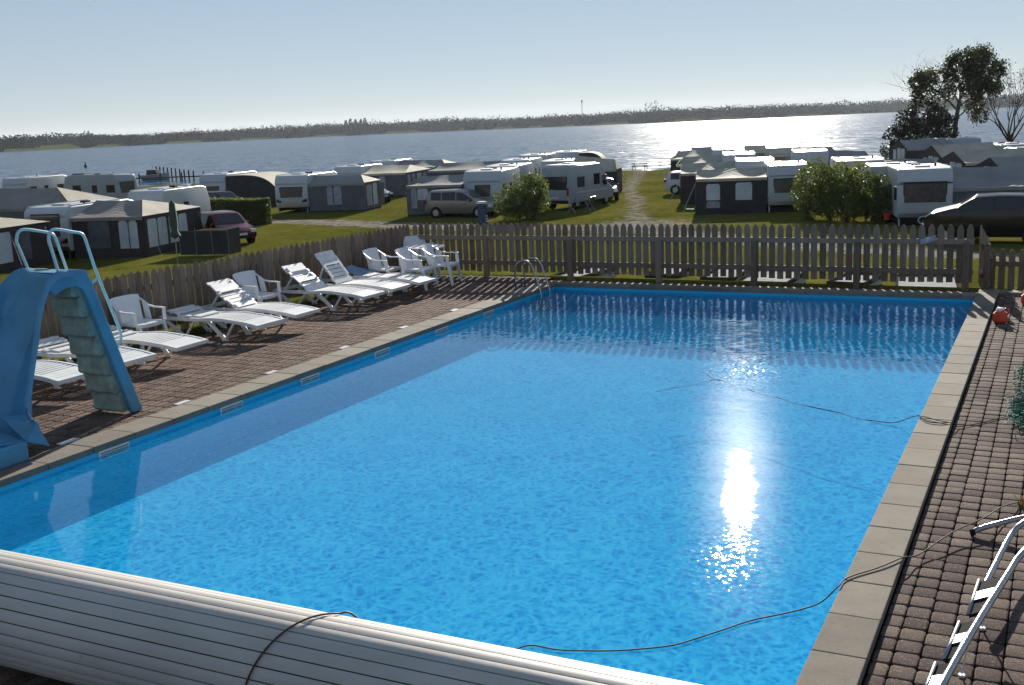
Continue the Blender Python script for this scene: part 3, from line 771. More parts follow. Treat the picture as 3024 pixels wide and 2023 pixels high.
# ------------------------------------------------------------------ monobloc armchairs (facing +x)
def chair(label, group="white plastic armchairs by the pool"):
    t = thing("plastic_chair", label, "chair", (0, 0, 0), 0, group)
    m = MB()                                             # seat
    m.grid(lambda u, v: (-.21 + .45 * u, (-.22 + .44 * v), .395 + .012 * math.cos(u * 3) - .012 * math.sin(v * math.pi) - (.02 * max(0, u - .85) / .15)), 8, 6)
    m.build("seat", "white_plastic", t, solid=.02, smooth=R(40))
    m = MB()                                             # backrest: leans back, wide at the top
    def bk(u, v):
        h = u; hw = .20 + .08 * h ** 1.4; yv = (v - .5) * 2
        zz = .36 + .42 * h - .018 * (abs(yv) ** 4) * h
        return (-.20 - .16 * h + .025 * yv * yv, hw * yv, zz)
    m.grid(bk, 8, 10)
    m.build("backrest", "white_plastic", t, solid=.014, smooth=R(40))
    for sg in (-1, 1):                                   # arm: sweeps from the back shoulder forward, then a front upright
        m = MB(); P = [(-.32, .265, .735, .03), (-.24, .285, .68, .035), (-.14, .295, .615, .045), (-.02, .30, .59, .05), (.12, .298, .592, .055), (.22, .292, .585, .05)]
        for (xa, ya, za, wa), (xb, yb, zb, wb) in zip(P, P[1:]):
            vs_ = []
            for x, y, z, w_ in ((xa, ya, za, wa), (xb, yb, zb, wb)):
                vs_ += [(x, sg * (y - w_ / 2), z), (x, sg * (y + w_ / 2), z), (x, sg * (y + w_ / 2), z - .022), (x, sg * (y - w_ / 2), z - .022)]
            m.add(vs_, [(0, 1, 5, 4), (1, 2, 6, 5), (2, 3, 7, 6), (3, 0, 4, 7), (0, 3, 2, 1), (4, 5, 6, 7)])
        # upright panel with an open oval between it and the rear stem
        m.prism([(.225, .585), (.245, .40), (.17, .40), (.165, .57)], 'y', sg * .275, sg * .297)
        m.prism([(-.21, .40), (-.08, .40), (-.10, .50), (-.12, .60), (-.17, .635), (-.25, .68)], 'y', sg * .262, sg * .284)
        m.build("armrest", "white_plastic", t, bevel=.005, seg=1)
    m = MB()                                             # apron under the seat
    for sg in (-1, 1): m.box(-.22, sg * .235 - .012, .36, .23, sg * .235 + .012, .40)
    m.box(.215, -.24, .355, .24, .24, .392)
    m.build("apron", "white_plastic", t)
    for sx, tx, ft in ((1, .20, .275), (-1, -.17, -.27)):
        for sg in (-1, 1):                               # L section tapering legs
            m = MB(); y = sg * .25; fy = sg * .275
            for dx, dy, wx, wy in ((0, 0, .075, .018), (sx * .035, -sg * .02, .016, .06)):
                a = [(tx + dx - wx / 2, y + dy - wy / 2, .40), (tx + dx + wx / 2, y + dy - wy / 2, .40), (tx + dx + wx / 2, y + dy + wy / 2, .40), (tx + dx - wx / 2, y + dy + wy / 2, .40)]
                b_ = [(ft + (dx + q * wx / 2) * .55, fy + (dy + p * wy / 2) * .6, 0) for q, p in ((-1, -1), (1, -1), (1, 1), (-1, 1))]
                m.add(a + b_, [(0, 1, 2, 3), (7, 6, 5, 4), (1, 0, 4, 5), (2, 1, 5, 6), (3, 2, 6, 7), (0, 3, 7, 4)])
            m.build("leg", "white_plastic", t, bevel=.003, seg=1)
    return t
ch0 = chair("lone white armchair between the slide handrail and the flat loungers")
for i, (x, y, rz, sc, lb) in enumerate([(-12.48, 12.25, -4, 1, None), (-12.42, 14.98, -3, 1, "lone white armchair behind the raised loungers, second from the slide"),
        (-12.10, 18.5, 2, 1, "lone white armchair at the end of the lounger row, by the towel"), (-11.34, 18.52, 6, 1.03, "white armchair left of the pair in front of the table"),
        (-11.17, 19.22, 10, 1.03, "white armchair right of the pair, nearest the far fence shadow"), (-12.22, 20.1, -52, 1.08, "white armchair behind the table in the fence corner")]):
    o = ch0 if i == 0 else copy_tree(ch0)
    if lb: o["label"] = lb
    o.location = (x, y, -.01); o.rotation_euler.z = R(rz); o.scale = (sc,) * 3
t = thing("plastic_table", "white plastic table between armchairs in the fence corner", "table", (-11.84, 19.68, -.01), R(15))
m = MB(); m.prism([(.42 * math.cos(R(a)) * (1 if a % 90 else 1), .42 * math.sin(R(a))) for a in range(0, 360, 20)], 'z', .675, .70); m.build("tabletop", "white_plastic", t, bevel=.006)
for a in (45, 135, 225, 315):
    m = MB(); m.obox((.25 * math.cos(R(a)), .25 * math.sin(R(a)), .675), (.33 * math.cos(R(a)), .33 * math.sin(R(a)), 0), .05, .03); m.build("leg", "white_plastic", t, bevel=.005)

# ------------------------------------------------------------------ water slide
t = thing("water_slide", "blue fibreglass pool slide with green-grey steps and pale handrails", "slide", (-9.8, 8.6, 0)); O = Vector((-9.8, 8.6, 0))
Rr = [(-9.55, 8.46, 1.735), (-9.55, 8.28, 1.755), (-9.55, 8.12, 1.66), (-9.55, 7.98, 1.41), (-9.55, 7.90, 1.15), (-9.55, 7.80, .85), (-9.54, 7.70, .58), (-9.50, 7.62, .44), (-9.40, 7.55, .39), (-9.28, 7.48, .37), (-9.14, 7.42, .35)]
Ll = [(-10.09, 8.46, 1.735), (-10.09, 8.25, 1.78), (-10.09, 8.0, 1.66), (-10.09, 7.72, 1.38), (-10.09, 7.44, 1.13), (-10.07, 7.12, .90), (-10.0, 6.84, .74), (-9.85, 6.66, .64), (-9.62, 6.56, .56), (-9.40, 6.52, .50), (-9.14, 6.50, .44)]
Dp = [.02, .06, .16, .22, .24, .24, .25, .24, .22, .20, .17]
Rr = smooth_path(Rr, 3); Ll = smooth_path(Ll, 3); Dq = [Dp[min(i // 3, 10)] + (Dp[min(i // 3 + 1, 10)] - Dp[min(i // 3, 10)]) * (i % 3) / 3 for i in range(len(Rr))]
m = MB(); NS = 14
def chute(u, v):
    i = min(int(v * (len(Rr) - 1) + 1e-6), len(Rr) - 1); a, b_ = Ll[i], Rr[i]; p = a.lerp(b_, u) if 0 <= u <= 1 else a
    k = min(1, math.sin(math.pi * u) * 2.6) ** .8 if 0 < u < 1 else 0
    tn = (Vector(((Rr[min(i + 1, len(Rr) - 1)] + Ll[min(i + 1, len(Rr) - 1)]) - (Rr[max(i - 1, 0)] + Ll[max(i - 1, 0)])))).normalized()
    side = (b_ - a).normalized(); nrm = side.cross(tn).normalized()
    if nrm.z > 0: nrm = -nrm
    return p + nrm * Dq[i] * k - O
m.grid(chute, NS, len(Rr) - 1)
m.build("chute", "slide", t, solid=.018, smooth=R(60))
for q, sg in ((Rr, 1), (Ll, -1)):                 # rolled rims
    m = MB()
    def rimf(u, v):
        i = min(int(round(v * (len(q) - 1))), len(q) - 1); p = q[i]; tn = (q[min(i + 1, len(q) - 1)] - q[max(i - 1, 0)]).normalized(); sd_ = tn.cross(Vector((0, 0, 1))).normalized()
        if sd_.length < .5: sd_ = Vector((1, 0, 0))
        if (sd_.dot((Rr[i] - Ll[i])) < 0) == (sg > 0): sd_ = -sd_
        a = u * 2.1
        return p + sd_ * .035 * (math.sin(a * .75)) + Vector((0, 0, .012 - .075 * u * u)) - O
    m.grid(rimf, 5, len(q) - 1); m.build("rim", "slide", t, solid=.014, smooth=R(60))
m = MB(); m.prism([(-9.14, 0), (-9.14, .20), (-9.60, .30), (-9.95, .45), (-9.95, 0)], 'y', 6.62, 7.30)
m.build("outlet_base", "slide", t, bevel=.02, xf=Matrix.Translation(-O))
m = MB()                                          # flared lip beside the outlet
m.add([(-9.56, 7.76, .72), (-9.53, 7.66, .46), (-9.38, 7.54, .39), (-9.12, 7.42, .34), (-9.07, 7.50, .10), (-9.30, 7.58, .10), (-9.50, 7.66, .16), (-9.58, 7.76, .40), (-9.13, 7.28, .20), (-9.50, 7.30, .42)], [(0, 1, 6, 7), (1, 2, 5, 6), (2, 3, 4, 5), (4, 8, 3), (3, 8, 9, 2)])
m.build("outlet_lip", "slide", t, solid=.016, xf=Matrix.Translation(-O))
# ladder side panels: a rounded inverted V outline
def side_panel(x0, x1, name, mt):
    m = MB(); m.prism([(8.10, 1.60), (8.17, 1.69), (8.26, 1.745), (8.44, 1.765), (8.58, 1.745), (8.66, 1.69), (8.71, 1.58), (9.24, 0), (9.08, 0), (8.61, 1.44), (8.56, 1.53), (8.48, 1.575), (8.36, 1.575), (8.28, 1.55), (8.20, 1.52)], 'x', x0, x1)
    return m.build(name, mt, t, bevel=.014, xf=Matrix.Translation(-O))
side_panel(-9.60, -9.53, "side_panel", "slide"); side_panel(-10.10, -10.04, "side_panel", "slide_step")
m = MB(); m.prism([(8.34, 1.66), (8.30, 1.745), (8.66, 1.73), (8.70, 1.66)], 'x', -10.06, -9.55); m.build("platform", "slide", t, bevel=.01, xf=Matrix.Translation(-O))
for k in range(7):                                # hollow box steps seen from below
    z0 = .02 + k * .237; y0 = 9.13 - (z0 + .1) * .345
    m = MB(); m.prism([(y0 - .09, z0), (y0 + .05, z0), (y0 - .03, z0 + .245), (y0 - .09, z0 + .245), (y0 - .125, z0 + .20), (y0 - .125, z0 + .03)], 'x', -10.03, -9.615)
    m.build("step", "slide_step", t, bevel=.018, seg=3, xf=Matrix.Translation(-O), smooth=R(30))
for x, pts in ((-9.6, [(8.33, 1.73), (8.27, 2.0), (8.25, 2.10), (8.28, 2.18), (8.36, 2.205), (8.60, 2.15), (8.68, 2.13), (8.73, 2.08), (8.78, 1.9), (8.86, 1.62), (9.06, 1.05), (9.09, .94), (9.09, .88), (9.06, .83), (9.01, .80)]),
               (-10.1, [(8.37, 1.73), (8.28, 2.0), (8.255, 2.08), (8.29, 2.17), (8.38, 2.20), (8.62, 2.15), (8.72, 2.12), (8.77, 2.07), (8.82, 1.9), (8.90, 1.62), (9.08, 1.05), (9.11, .94), (9.11, .88), (9.08, .83), (9.02, .80)])):
    m = MB(); m.tube([Vector((x, y, z)) - O for y, z in smooth_path([(a, b_, 0) for a, b_ in pts], 4) for y, z in [(y, z)]] if False else [Vector((x, p[0], p[1])) - O for p in smooth_path([(a, b_, 0) for a, b_ in pts], 4)], .017, 10)
    m.build("handrail", "rail_paint", t, smooth=True)
m = MB(); m.tube([Vector((-9.6, 8.86, 1.62)) - O, Vector((-9.58, 8.72, 1.55)) - O], .015, 8); m.build("rail_clamp", "rail_paint", t)

# ------------------------------------------------------------------ campsite: touring caravans and awnings
def windowpart(t, x0, x1, z0, z1, face, pos, mt="brown_glass", depth=.02, frame="black", name="window"):
    """face: 'y-' near face, 'x+' / 'x-' side faces, pos = plane coordinate"""
    m = MB(); f = MB(); e = .04
    if face == 'y-': m.box(x0, pos - depth, z0, x1, pos + .01, z1); f.box(x0 - e, pos - depth * .55, z0 - e, x1 + e, pos + .01, z1 + e)
    elif face == 'x+': m.box(pos - .01, x0, z0, pos + depth, x1, z1); f.box(pos - .01, x0 - e, z0 - e, pos + depth * .55, x1 + e, z1 + e)
    else: m.box(pos - depth, x0, z0, pos + .01, x1, z1); f.box(pos - depth * .55, x0 - e, z0 - e, pos + .01, x1 + e, z1 + e)
    o = m.build(name, mt, t, bevel=.012)
    if frame: f.build("frame", frame, o, bevel=.015)
    return o
GR, LASTC = 14, (0, 0, 0)          # the pitches lie on a grid turned a little from the pool's
def beside(x0, y0):
    lx, ly, a = LASTC; dx, dy = x0 - lx, y0 - ly; c_, s_ = math.cos(R(a)), math.sin(R(a)); return lx + dx * c_ - dy * s_, ly + dx * s_ + dy * c_, a
def caravan(x0, y0, label, w=2.3, L=6.2, H=2.6, body="caravan_white", rear_win=(.35, .60), lights=True, hatches=2, sidewin='x+', rot=None, simple=False, stripe=None, z=None, skirt=False):
    global LASTC
    rot = GR if rot is None else rot; LASTC = (x0, y0, rot)
    gz = zg(x0 + w / 2, y0 + 1) if z is None else z
    t = thing("caravan", label, "caravan", (x0, y0, gz), R(rot), "touring caravans on the campsite")
    zb = .38
    P = [(.14, zb), (.03, zb + .25), (0, 1.0), (.02, 1.75), (.10, 2.25), (.30, H - .04), (.6, H), (L - .9, H), (L - .35, H - .12), (L - .05, 1.7), (L, 1.1), (L - .15, zb)]
    m = MB(); m.prism(P, 'x', 0, w); m.build("body", body, t, bevel=.07, seg=3, smooth=R(40))
    m = MB(); m.box(.06, .35, .12, .12, L - .5, zb + .02); m.box(w - .12, .35, .12, w - .06, L - .5, zb + .02); m.box(.1, L * .4, .2, w - .1, L * .4 + .1, zb); m.box(.1, .4, .2, w - .1, .5, zb)
    if skirt: m.box(.08, .28, .02, w - .08, .32, zb + .1)
    m.build("chassis", "black", t)
    if not simple:
        for sx in (.05, w - .05):
            m = MB(); m.tube([(sx - .09, L * .5, .32), (sx + .09, L * .5, .32)], .32, 18); o = m.build("wheel", "rubber", t, smooth=R(40))
            m = MB(); m.tube([(sx - .1, L * .5, .32), (sx + .1, L * .5, .32)], .18, 14); m.build("rim", "rim", o, smooth=R(40))
        m = MB(); m.obox((w / 2, L - .1, .45), (w / 2, L + 1.1, .42), .12, .1); m.build("tow_bar", "steel", t)
        for sx in (.06, w - .12):
            m = MB(); m.obox((sx + .03, .12, .42), (sx + .03, .0, .02), .05, .05); m.build("corner_steady", "steel", t)
    if rear_win:
        windowpart(t, w * (.5 - rear_win[0] * .95), w * (.5 + rear_win[0] * .95), 1.05, 1.05 + rear_win[1] + .1, 'y-', .022, "brown_glass")
    if sidewin:
        for k, (a, b) in enumerate(((.35, 1.25), (2.4, 2.9), (4.3, 5.2))):
            if b < L - .6: windowpart(t, a, b, 1.2, 1.75, sidewin, w if sidewin == 'x+' else 0, "dark_glass")
    if lights:
        for sg, x in ((-1, .08), (1, w - .43)):
            m = MB(); m.prism([(x, .78), (x + .35, .74), (x + .35, .86), (x + (.0 if sg > 0 else .05), .98), (x, 1.0)] if sg < 0 else [(x, .74), (x + .35, .78), (x + .35, 1.0), (x + .3, .98), (x, .86)], 'y', -.03, .05)
            m.build("tail_light", "black", t, bevel=.01)
            m = MB(); m.box(x + .05, -.04, .80, x + .2, -.025, .86); m.build("lamp_lens", "red_lamp", t)
        m = MB(); m.box(w / 2 - .26, -.005, .66, w / 2 + .26, .04, .78); m.build("number_plate", "plate_y", t)
    for rx in (.06, w - .10): m = MB(); m.box(rx, .35, H - .005, rx + .04, L - 1.0, H + .045); m.build("roof_rail", "caravan_white", t)
    for k in range(hatches):
        y = (1.1, 3.2, 4.6)[k]; hw = (.35, .2, .25)[k]
        m = MB(); m.box(w / 2 - hw, y, H - .01, w / 2 + hw, y + hw * 1.6, H + .09); m.build("roof_hatch", ("plate", "black", "plate")[k], t, bevel=.03)
    m = MB(); m.tube([(w * .8, 2.2, H), (w * .8, 2.2, H + .16)], .05, 8); m.build("vent", "black", t)
    m = MB(); m.box(.12, -.012, .98, w - .12, .03, 1.0); m.box(.1, -.004, 2.02, w - .1, .10, 2.035); m.box(.06, -.02, .42, w - .06, .05, .60); m.build("bumper_trim", "steel", t, bevel=.004)
    if stripe:
        m = MB(); m.box(.02, -.006, 1.93, w - .02, .07, 1.97); m.build("trim_stripe", stripe, t)
    return t

def panel(t, P, name, mt, off=0.0):
    m = MB(); m.add(P, [tuple(range(len(P)))]); return m.build(name, mt, t, solid=.03)
def awning(x0, y0, label, w=3.4, L=4.8, side='R', he=1.85, hr=2.5, wall="tent_grey", roof="roof_grey", front=(), end=(), skirt="tent_dark", hip=.55, sag=.10, z=None, gable=False, end_gable=None, rot=None, hm=None):
    """frame awning standing beside a caravan: ridge runs from the caravan out to the free end; side R: free end at x=w"""
    if rot is None: x0, y0, rot = beside(x0, y0)
    gz = zg(x0 + w / 2, y0 + 1) if z is None else z
    t = thing("awning", label, "awning", (x0, y0, gz), R(rot), "awnings beside the caravans")
    fx = (lambda x: x) if side == 'R' else (lambda x: w - x)
    hm = hm or hr - .06
    ry = L * .42                                              # ridge line position
    xr = w if gable else w - hip
    ho = hr - .12
    # roof: near slope, far slope, hip end, subdivided with sag between the poles
    m = MB()
    def slope(y_e, ovl):
        def fn(u, v):
            x = u * (xr + (w - xr) * (1 - v)); zr = hm + (ho - hm) * (u)
            ze = he
            yy = y_e + (ry - y_e) * v; zz = ze + (zr - ze) * v
            s_ = -sag * math.sin(math.pi * v) * (1 + .35 * math.sin(u * 9.4)) - .05 * math.sin(math.pi * ((u * 2) % 1)) * (1 - v * .3)
            if v == 0: zz += .0; yy += ovl
            return (fx(x), yy, zz + s_)
        return fn
    m.grid(slope(0, -.06), 14, 8); m.grid(slope(L, .06), 14, 8)
    m.build("roof", roof, t, solid=.015, smooth=R(50))
    if not gable:
        m = MB(); m.add([(fx(w), -.06, he - .01), (fx(w + .06), L + .06, he - .01), (fx(xr), ry, ho + .005)], [(0, 1, 2)]); m.build("hip", "roof_beige", t, solid=.015)
    # walls
    m = MB(); m.box(min(fx(0.02), fx(w)), 0, .12, max(fx(0.02), fx(w)), .03, he - .02); m.build("front_wall", wall, t)
    zt = he - .02
    m = MB(); xo = fx(w)
    if gable: m.add([(xo, 0, .12), (xo, L, .12), (xo, L, zt), (xo, ry, ho - .03), (xo, 0, zt)], [(0, 1, 2, 3, 4)])
    else: m.add([(xo, .03, .12), (xo, L, .12), (xo, L, zt), (xo, .03, zt)], [(0, 1, 2, 3)])
    m.build("end_wall", end_gable or wall, t, solid=.025)
    m = MB(); m.box(min(fx(0.05), fx(w)), L - .03, .12, max(fx(.05), fx(w)), L, he - .02); m.build("rear_wall", wall, t)
    m = MB(); a, b_ = sorted((fx(.05), fx(w)))
    m.box(a, .005, 0, b_, .025, .13); m.box(fx(w) - .012, .05, 0, fx(w) + .012, L - .05, .13); m.build("mud_skirt", skirt, t)
    m = MB(); a, b_ = sorted((fx(.0), fx(w))); m.box(a, -.075, he - .17, b_, -.06, he + .0); m.build("valance", roof, t)
    for (a, b_, z0, z1, mt) in front:
        a_, bb = sorted((fx(a), fx(b_))); m = MB()
        m.prism([(a_, z0), (bb, z0), (bb, z1 - .12), (bb - .08, z1), (a_ + .08, z1), (a_, z1 - .12)], 'y', -.018, .004); m.build("window", mt, t)
    sgn = 1 if side == 'R' else -1
    for (a, b_, z0, z1, mt) in end:
        m = MB(); x_ = fx(w) + sgn * .03
        m.prism([(a, z0), (b_, z0), (b_, z1 - .12), (b_ - .08, z1), (a + .08, z1), (a, z1 - .12)], 'x', x_ - .012, x_ + .012); m.build("window", mt, t)
    for yy in (.03, L - .03): m = MB(); m.tube([(fx(w - .02), yy, 0), (fx(w - .02), yy, he)], .02, 6); m.build("pole", "steel", t)
    for q in range(3):
        m = MB(); yy = L * (.05 + .45 * q); m.tube([(fx(w), yy, he * .9), (fx(w + .8), yy - .3, .0)], .006, 4); m.build("guy_rope", "plate", t)
    return t
W_, CU, WG = "tent_window", "tent_curtain", "tent_window_grey"

# left block --------------------------------------------------
caravan(-43.65, 36.2, "white caravan behind the slide handrails, its awning full of white windows", rear_win=(.33, .95), H=2.45, sidewin=None, hatches=2)
awning(-41.35, 36.5, "large charcoal awning with grey peaked roof and rows of white arched windows, nearest the slide", w=3.75, L=5.4, he=1.9, hr=2.62, wall="tent_brown", roof="roof_brown", sag=.08, hip=1.3,
       front=[(.85, 1.95, .45, 1.7, WG), (2.45, 2.92, .42, 1.72, W_), (2.98, 3.4, .42, 1.72, W_)],
       end=[(.25, 1.05, .42, 1.72, W_), (1.15, 1.95, .42, 1.72, W_), (2.2, 3.0, .42, 1.72, W_), (3.1, 3.9, .42, 1.72, W_)])
awning(-44.2, 29.6, "dark awning at the frame edge beyond the slide, with tall grey windows", rot=10, w=4.2, L=5.0, he=1.9, hr=2.55, wall="tent_brown", roof="roof_beige", hip=1.2,
       front=[(2.4, 3.1, .4, 1.7, W_), (3.3, 3.95, .4, 1.7, W_)], end=[(.3, 1.35, .4, 1.7, W_), (1.5, 2.5, .4, 1.7, W_), (2.8, 3.7, .4, 1.7, WG)])
caravan(-46.9, 30.2, "white caravan cut by the frame edge behind the dark awning", rot=10, rear_win=None, sidewin=None, lights=False)
awning(-56.2, 43.5, "pale brown awning roof showing beyond the nearest caravan roofs at the frame edge", rot=10, w=6.6, L=5, roof="roof_brown", wall="tent_grey", hr=3.0, hip=2.6)
caravan(-83.6, 67.5, "caravan with long black window, farthest left by the water", w=2.6, rear_win=(.47, .5), lights=False, hatches=1)
# side-on caravan by the jetty
c = caravan(-71.35, 69.0, "grey white caravan side-on to the pool, just in front of the moored boat", w=2.3, L=6.4, body="caravan_grey", rear_win=(.36, .85), lights=False, sidewin='x-', rot=90, H=2.65)
caravan(-47.0, 46.0, "white caravan turned to show three dark side windows, behind the big charcoal awning", w=2.2, L=5.6, rear_win=None, lights=False, sidewin='x+', H=2.6, hatches=3)
caravan(-59.7, 66.0, "white caravan joined to the black arched awning", w=2.2, rear_win=(.25, .5), lights=False)
def dome_awning(x0, y0, label, w, L, h, mt, win, rot=None, z=None):
    if rot is None: x0, y0, rot = beside(x0, y0)
    gz = zg(x0, y0) if z is None else z
    t = thing("awning", label, "awning", (x0, y0, gz), R(rot), "awnings beside the caravans")
    prof = [(0, h), (w * .35, h + .02), (w * .62, h - .12), (w * .82, h - .5), (w * .95, h - 1.15), (w, .0)]
    P = [(q.x, q.y) for q in smooth_path([(a, b_, 0) for a, b_ in prof], 4)]
    m = MB(); m.grid(lambda u, v: (P[min(int(round(u * (len(P) - 1))), len(P) - 1)][0] + .25 * v * u * 0, L * v, P[min(int(round(u * (len(P) - 1))), len(P) - 1)][1]), len(P) - 1, 4)
    m.build("roof", "roof_beige", t, solid=.02, smooth=R(40))
    m = MB(); m.add([(a, 0.02, b_ - .02) for a, b_ in P] + [(0, .02, 0)], [tuple(range(len(P) + 1))]); m.build("front_wall", mt, t, solid=.02)
    m = MB(); m.add([(a, L - .02, b_ - .02) for a, b_ in P] + [(0, L - .02, 0)], [tuple(range(len(P) + 1))]); m.build("rear_wall", mt, t, solid=.02)
    for (a, b_) in win:
        m = MB(); m.grid(lambda u, v: (w * (.86 + .13 * u) + .05, a + (b_ - a) * v, (h - .75) * (1 - u) ** .8 + .35 * u), 6, 2); m.build("window", W_, t, solid=.02)
    return t
dome_awning(-57.4, 66.0, "black awning with an arched pale roof in front of the jetty posts", 4.3, 5.5, 2.45, "tent_dark", [(.3, 2.4), (2.8, 5.0)])
caravan(-48.8, 61.4, "white caravan with framed rear window and dark tail lights, beyond the clipped hedge", w=2.4, H=2.6, rear_win=(.36, .62), sidewin=None)
awning(-46.4, 61.6, "grey awning beside the caravan with dark tail lights, gable lit at its free end", w=4.1, L=3.2, he=1.95, hr=2.55, wall="tent_grey", roof="roof_grey", hip=.7,
       front=[(1.35, 1.75, .5, 1.75, CU), (1.85, 2.4, .5, 1.75, CU)], end=[(.3, 1.3, .35, 1.75, CU), (1.6, 2.4, .35, 1.8, W_), (2.9, 3.9, .35, 1.75, WG)])
caravan(-53.6, 75.2, "white caravan second in the row behind the clipped hedge", w=2.3, rear_win=None, lights=False)
awning(-51.2, 75.4, "grey awning with striped pale end curtains, second in the row behind the clipped hedge", w=3.7, L=7.0, he=1.95, hr=2.6, wall="tent_grey", roof="roof_beige", hip=.5,
       front=[(1.4, 1.95, .3, 1.7, CU), (2.1, 2.9, .3, 1.75, "tent_grey")], end=[(.4, 1.2, .3, 1.75, CU), (1.7, 2.5, .3, 1.75, CU), (3.0, 4.2, .3, 1.75, W_), (4.7, 5.7, .3, 1.75, CU)])
caravan(-57.9, 87.0, "white caravan nearest the water in the row behind the clipped hedge", w=2.4, rear_win=None, lights=False)
awning(-55.5, 87.0, "dark awning with pale gable nearest the water in the row behind the clipped hedge", w=5.0, L=5.5, he=1.9, hr=2.6, wall="tent_dark", roof="roof_grey", hip=1.0, end=[(.5, 1.6, .3, 1.7, CU), (2.4, 3.6, .3, 1.7, W_)])
# middle block ------------------------------------------------
caravan(-33.3, 60.3, "blue white caravan directly left of the rounded willow bush", w=2.45, L=5.8, H=2.65, rear_win=(.2, .62), lights=False, sidewin='x+', body="caravan_white")
awning(-36.9, 60.0, "grey awning behind the silver people carrier, with pale windows", w=3.6, L=5.2, side='L', he=1.9, hr=2.5, wall="tent_grey", roof="roof_grey", hip=.4,
       front=[(2.2, 2.9, 1.0, 1.7, W_), (2.95, 3.3, .5, 1.7, CU), (.3, 1.6, 1.0, 1.75, "tent_dark")], end=[(.5, 1.8, .4, 1.7, CU), (2.4, 4.2, .4, 1.7, CU)])
caravan(-36.3, 68.8, "white caravan second from the willow bush, seen over its neighbour's roof", w=2.4, rear_win=(.2, .5), lights=False, sidewin='x+')
caravan(-40.7, 80.0, "white caravan third in line beyond the willow bush, with a grey roof box", w=2.4, rear_win=(.3, .5), lights=False)
awning(-46.9, 80.4, "long grey awning roof stretching toward the water left of the third caravan in line", w=6.2, L=6, side='L', hr=2.6, he=1.95, wall="tent_grey", roof="roof_grey", hip=.4)
caravan(-44.9, 92.0, "white caravan with black lower window, fourth in line beyond the willow bush", w=2.6, rear_win=(.42, .5), lights=True)
caravan(-44.7, 99.0, "low white caravan nearest the water behind the camper van", w=2.7, rear_win=(.3, .5), lights=False)
dome_awning(-42.0, 99.0, "black arched awning nearest the water behind the camper van", 2.6, 3, 2.45, "tent_dark", [])
caravan(-35.3, 76.0, "grey white caravan directly behind the camper van roof", w=2.6, body="caravan_grey", rear_win=(.4, .6), lights=True)
awning(-32.8, 76.0, "black awning with pale striped canopy peak beside the camper van", w=3.3, L=3, side='R', he=1.85, hr=2.65, wall="tent_dark", roof="roof_beige", hip=.3, sag=.16, hm=2.95)
# right block, awnings on the left of their caravans ----------
caravan(-14.57, 61.1, "blue white caravan with wide curtained rear window, in the middle of the lawn's right side", rot=16, w=2.25, L=6.0, H=2.6, rear_win=(.36, .68), lights=False, sidewin=None, skirt=True)
awning(-18.3, 60.0, "charcoal awning with beige crumpled roof and two pale windows, front of the right block", rot=16, w=3.85, L=5.2, side='L', he=1.98, hr=2.52, wall="tent_dark", roof="roof_beige", hip=.15, sag=.13, gable=True,
       front=[(3.3, 2.55, .35, .72, CU), (3.3, 2.55, .78, 1.68, W_), (1.7, .8, .75, 1.72, W_)], end=[(.4, 1.6, .2, 1.8, CU), (2.2, 3.4, .2, 1.8, CU)])
caravan(-18.25, 68.2, "white caravan with sun glare on its roof, second in the right block", rot=16, w=2.4, rear_win=None, lights=False, sidewin=None)
awning(-21.5, 67.2, "beige roofed awning with curtained end, second in the right block beside the white car", rot=16, w=3.4, L=6, side='L', he=1.95, hr=2.6, wall="tent_brown", roof="roof_beige", hip=.3, sag=.16, gable=True, end=[(.4, 2.0, .3, 1.8, CU), (3.0, 4.6, .3, 1.8, CU)])
caravan(-22.55, 80.6, "white caravan with two round hatches, third in the right block", rot=16, w=2.4, rear_win=None, lights=False, hatches=3)
awning(-25.8, 79.6, "striped beige awning with white end flap, third in the right block", rot=16, w=3.4, L=5.5, side='L', he=1.95, hr=2.6, wall="tent_brown", roof="roof_beige", hip=.5, sag=.14, end=[(.4, 1.8, .3, 1.8, W_)])
caravan(-27.15, 93.6, "white caravan fourth in the right block", rot=16, w=2.3, rear_win=None, lights=False)
awning(-30.5, 92.6, "beige awning with blue-black end, fourth in the right block", rot=16, w=3.5, L=6, side='L', he=1.9, hr=2.65, wall="tent_dark", roof="roof_beige", hip=.6, sag=.1)
caravan(-33.3, 107.6, "dark silhouetted caravan nearest the water in the right block", w=3.6, H=2.5, body="caravan_grey", rear_win=None, lights=False, hatches=1)
caravan(-27.2, 104.6, "pale caravan with a round roof dome against the sun glitter", w=2.5, body="caravan_cream", rear_win=(.38, .6), lights=False, hatches=2)
caravan(-22.7, 94.4, "cream caravan with brown lower window, centre of the glitter", w=2.9, body="caravan_cream", rear_win=(.42, .6), lights=False, hatches=1)
awning(-19.8, 94.6, "striped brown awning roof right of the cream caravan in the glitter", w=3.1, L=5, side='R', hr=2.55, he=1.9, wall="tent_grey", roof="roof_brown", hip=.5)
caravan(-17.8, 82.6, "white caravan in front of the striped brown awning, half hidden by the hedge", w=2.5, rear_win=(.42, .5), lights=False, sidewin=None)
awning(-15.3, 82.6, "grey green awning beside the half hidden white caravan, with smooth pale roof", w=3.1, L=5, side='R', hr=2.55, he=1.8, wall="tent_grey", roof="roof_grey", hip=0.4, hm=2.6)
caravan(-11.6, 65.2, "cream caravan just behind the big hedge", w=2.7, body="caravan_cream", rear_win=None, lights=False)
awning(-8.9, 65.4, "grey awning with a folded pale corner behind the big hedge", w=3.2, L=5.0, side='R', hr=2.6, he=1.95, wall="tent_grey", roof="roof_grey", hip=.6)
caravan(-8.55, 57.4, "cream caravan with flat yellowed roof touching the big hedge", w=2.35, L=4.2, H=2.62, body="caravan_cream", rear_win=None, lights=False, hatches=2)
